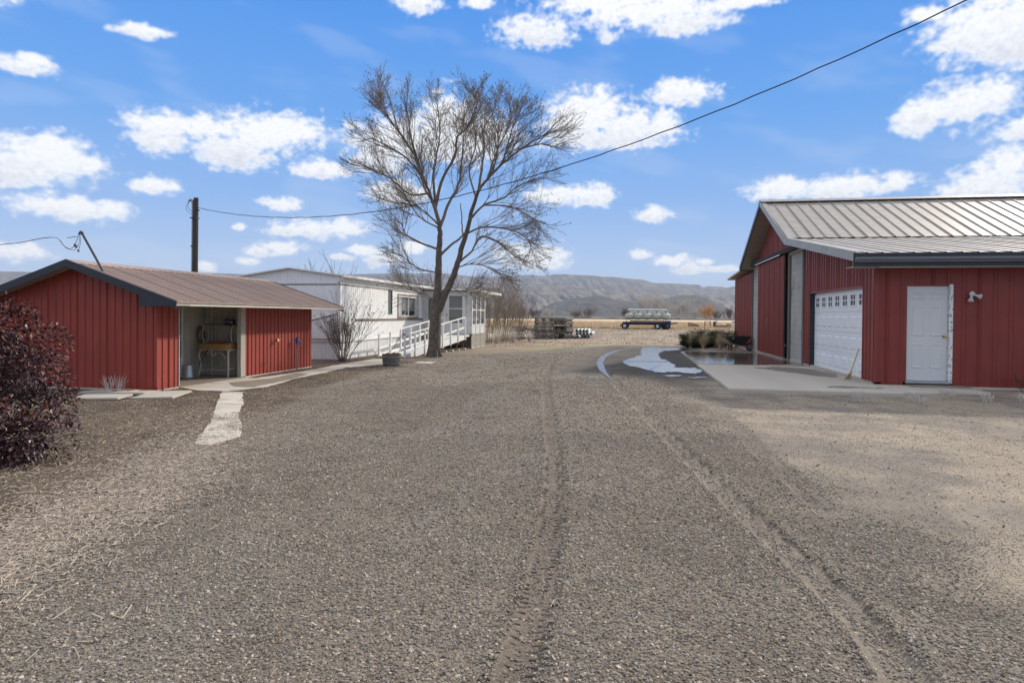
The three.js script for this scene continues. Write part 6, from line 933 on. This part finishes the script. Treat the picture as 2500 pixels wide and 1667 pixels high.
// ---------- loose cover: gravel, wood chips, straw, stubble ----------
function scatter(name, geo, m, list) { const o = new THREE.InstancedMesh(geo, m, list.length), t = new THREE.Object3D(), c = new THREE.Color(); o.name = numbered(name); list.forEach((e, k) => { t.position.set(e.x, e.y, e.z); t.rotation.set(e.rx ?? 0, e.ry, e.rz ?? 0); t.scale.set(e.sx, e.sy, e.sz); t.updateMatrix(); o.setMatrixAt(k, t.matrix); o.setColorAt(k, c.setRGB(...e.c)); }); o.userData.kind = 'stuff'; scene.add(o); return o; }
const CY = Math.cos(10.52 * R), SY = Math.sin(10.52 * R);
const cone = (q, d0, d1) => { const d = Math.sqrt(d0 * d0 + (d1 * d1 - d0 * d0) * q()), s = (q() * 2 - 1) * (0.80 * d + 0.9); return [s * CY - d * SY, -s * SY - d * CY]; };   // a spot in the yard ahead
{
  const stone = (seed) => { const q = rng(seed), g = new THREE.IcosahedronGeometry(1, 0), p = g.attributes.position, seen = {}; for (let k = 0; k < p.count; k++) { const key = [p.getX(k), p.getY(k), p.getZ(k)].map((v) => v.toFixed(3)).join(); const f = seen[key] ??= 0.7 + 0.55 * q(); p.setXYZ(k, p.getX(k) * f, p.getY(k) * f, p.getZ(k) * f); } g.computeVertexNormals(); return g; };
  const q = rng(2024), lists = [[], [], []];
  const lay = (n, d0, d1, s0, s1) => { for (let k = 0; k < n; k++) { const [x, z] = cone(q, d0, d1); if (z > -1 || inSlab(x, z)) continue; const gv = gravelness(x, z); if (q() > (x < 0 ? 0.10 + 0.9 * gv : 0.55 + 0.45 * gv)) continue; const ra = along(RUT_A, x, z), rb = along(RUT_B, x, z); if (ra < 0.08 && q() < 0.5 || rb < 0.06 && q() < 0.15) continue; if (wetness(x, z) > 0.3 && z < -17.5) continue;
    const s = (s0 + (s1 - s0) * Math.pow(q(), 2.2)) * lerp(0.45, 1, gv), w = jit(q, 1), t = q(), g = t < 0.12 ? 0.085 + 0.05 * q() : t > 0.95 ? 0.38 + 0.15 * q() : 0.155 + 0.155 * q(), wet = 1 - 0.5 * wetness(x, z); lists[Math.floor(q() * 3)].push({ x, y: hgt(x, z) + s * 0.18, z, rx: jit(q, 0.6), ry: q() * 6.283, rz: jit(q, 0.6), sx: s, sy: s * (0.30 + 0.34 * q()), sz: s * (0.55 + 0.45 * q()), c: [g * (1.10 + 0.08 * w) * wet, g * 0.93 * wet, g * (0.74 - 0.08 * w) * wet] }); } };
  lay(150000, 2.0, 4.6, 0.003, 0.0125); lay(170000, 4.6, 8.5, 0.004, 0.014); lay(130000, 8.5, 16, 0.006, 0.017); lay(26000, 16, 30, 0.013, 0.03);
  M.stone = mat([1, 1, 1], { roughness: 0.9 }); lists.forEach((l, k) => scatter('gravel', stone(k + 1), M.stone, l));
}
{
  const q = rng(611), chip = new THREE.BufferGeometry(); chip.setAttribute('position', new THREE.Float32BufferAttribute([-0.5, 0, -0.5, 0.5, 0.1, -0.35, 0.45, 0, 0.5, -0.4, 0.12, 0.4, 0.05, 0.5, 0.02], 3)); chip.setIndex([0, 4, 1, 1, 4, 2, 2, 4, 3, 3, 4, 0]); chip.computeVertexNormals();
  const lists = [], straw = [];
  for (let k = 0; k < 260000; k++) { const lf = k < 190000, [x, z] = lf ? [-15 + 12 * q(), -2 - 22 * Math.pow(q(), 1.3)] : cone(q, 3, 20); if (z > -1) continue; const gv = gravelness(x, z), left = x < 0; if (q() > (left ? 1.0 : 0.22) * (1 - 0.93 * gv) || inSlab(x, z) || (x < XS && z < ZS0) || x < -16) continue; const s = 0.012 + 0.032 * Math.pow(q(), 2), t = q(), g = t < 0.5 ? [0.085, 0.06, 0.041] : t < 0.85 ? [0.20, 0.15, 0.105] : [0.40, 0.32, 0.245], f = 0.7 + 0.6 * q(); lists.push({ x, y: hgt(x, z) + 0.004, z, rx: jit(q, 0.5), ry: q() * 6.283, rz: jit(q, 0.5), sx: s, sy: s * 0.35, sz: s * 0.36, c: g.map((v) => v * f) }); }
  scatter('wood_chips', chip, mat([1, 1, 1], { roughness: 0.95 }), lists);
  for (let k = 0; k < 80000; k++) { const [x, z] = k < 26000 ? cone(q, 2.2, 22) : [-8 + 5.5 * q(), -1.8 - 9 * q()]; if (z > -1 || inSlab(x, z) || (x < XS && z < ZS0)) continue; const d = edgeX(LEFT_EDGE, z) - x, band = S(-0.8, 0.1, d) * (1 - S(0.6, 1.5, d)) * S(-11, -6, z), gv = gravelness(x, z); if (q() > 0.035 + 0.95 * band + 0.16 * (1 - gv)) continue; const s = 0.03 + 0.12 * Math.pow(q(), 3), f = 0.55 + 0.7 * q(); straw.push({ x, y: hgt(x, z) + 0.009, z, rx: jit(q, 0.12), ry: q() * 6.283, rz: jit(q, 0.16), sx: s, sy: 0.004, sz: 0.005, c: [0.47 * f, 0.39 * f, 0.31 * f] }); }
  scatter('straw_litter', new THREE.BoxGeometry(1, 1, 1), mat([1, 1, 1], { roughness: 0.9 }), straw);
  const tuft = new GB(); { const r = rng(5); for (let k = 0; k < 7; k++) { const a = r() * 6.283, l = 0.5 + 0.5 * r(), c = Math.cos(a), s = Math.sin(a); tuft.poly([[-s * 0.05, 0, c * 0.05], [s * 0.05, 0, -c * 0.05], [c * 0.45, l, s * 0.45]]); } }
  const tg = tuft.geo(), dry = []; for (let k = 0; k < 15000; k++) { const z = -36 - 62 * Math.pow(q(), 0.8), x = -16 + 36 * q() + (z + 36) * -0.1; if (x > 1 && z > -37 || x < -10.8 && z > -47 || (x > XB - 1 && z > -38)) continue; const n = fbm(x * 0.3, z * 0.2, 3); if (q() > 0.45 + n) continue; const s = 0.07 + 0.13 * q() * q(), f = 0.7 + 0.5 * q(); dry.push({ x, y: plain(x, z) - 0.01, z, ry: q() * 6.283, sx: s * 1.5, sy: s, sz: s * 1.5, c: [0.36 * f, 0.28 * f, 0.195 * f] }); }
  scatter('dry_turf', tg, mat([1, 1, 1], { roughness: 0.95 }), dry);
  const st = []; for (let k = 0; k < 30000; k++) { const row = Math.floor(q() * q() * 160), z = -99 - row * 0.95 - 0.2 * q(), x = -45 + 95 * q(); const s = 0.28 + 0.22 * q(), f = 0.7 + 0.55 * q(); st.push({ x, y: -0.25, z, ry: q() * 6.283, sx: s * 0.9, sy: s, sz: s * 0.9, c: [0.58 * f, 0.455 * f, 0.29 * f] }); }
  scatter('field_stubble', tg, mat([1, 1, 1], { roughness: 0.95 }), st);
}
{ // tyre lugs pressed up along the near wheel track
  const q = rng(404), l = []; let z = -7; while (z < -1.9) { z += 0.055 + 0.012 * q(); let x = 0; for (let k = 0; k < RUT_A.length - 1; k++) if (z >= RUT_A[k][1] && z <= RUT_A[k + 1][1]) x = lerp(RUT_A[k][0], RUT_A[k + 1][0], (z - RUT_A[k][1]) / (RUT_A[k + 1][1] - RUT_A[k][1])); for (const s of [-1, 1]) { if (q() < 0.25) continue; const X = x + s * (0.062 + 0.01 * q()); l.push({ x: X, y: hgt(X, z) + 0.003, z, ry: s * 0.25 + jit(q, 0.15), rz: jit(q, 0.1), sx: 0.045 + 0.03 * q(), sy: 0.011, sz: 0.012 + 0.006 * q(), c: [0.115, 0.088, 0.071] }); } }
  scatter('tyre_lug_marks', new THREE.IcosahedronGeometry(0.6, 1), mat([1, 1, 1], { roughness: 0.95 }), l);
}
scene.traverse((o) => { if (o.isMesh) { o.castShadow = true; o.receiveShadow = true; } });
renderer.render(scene, camera);
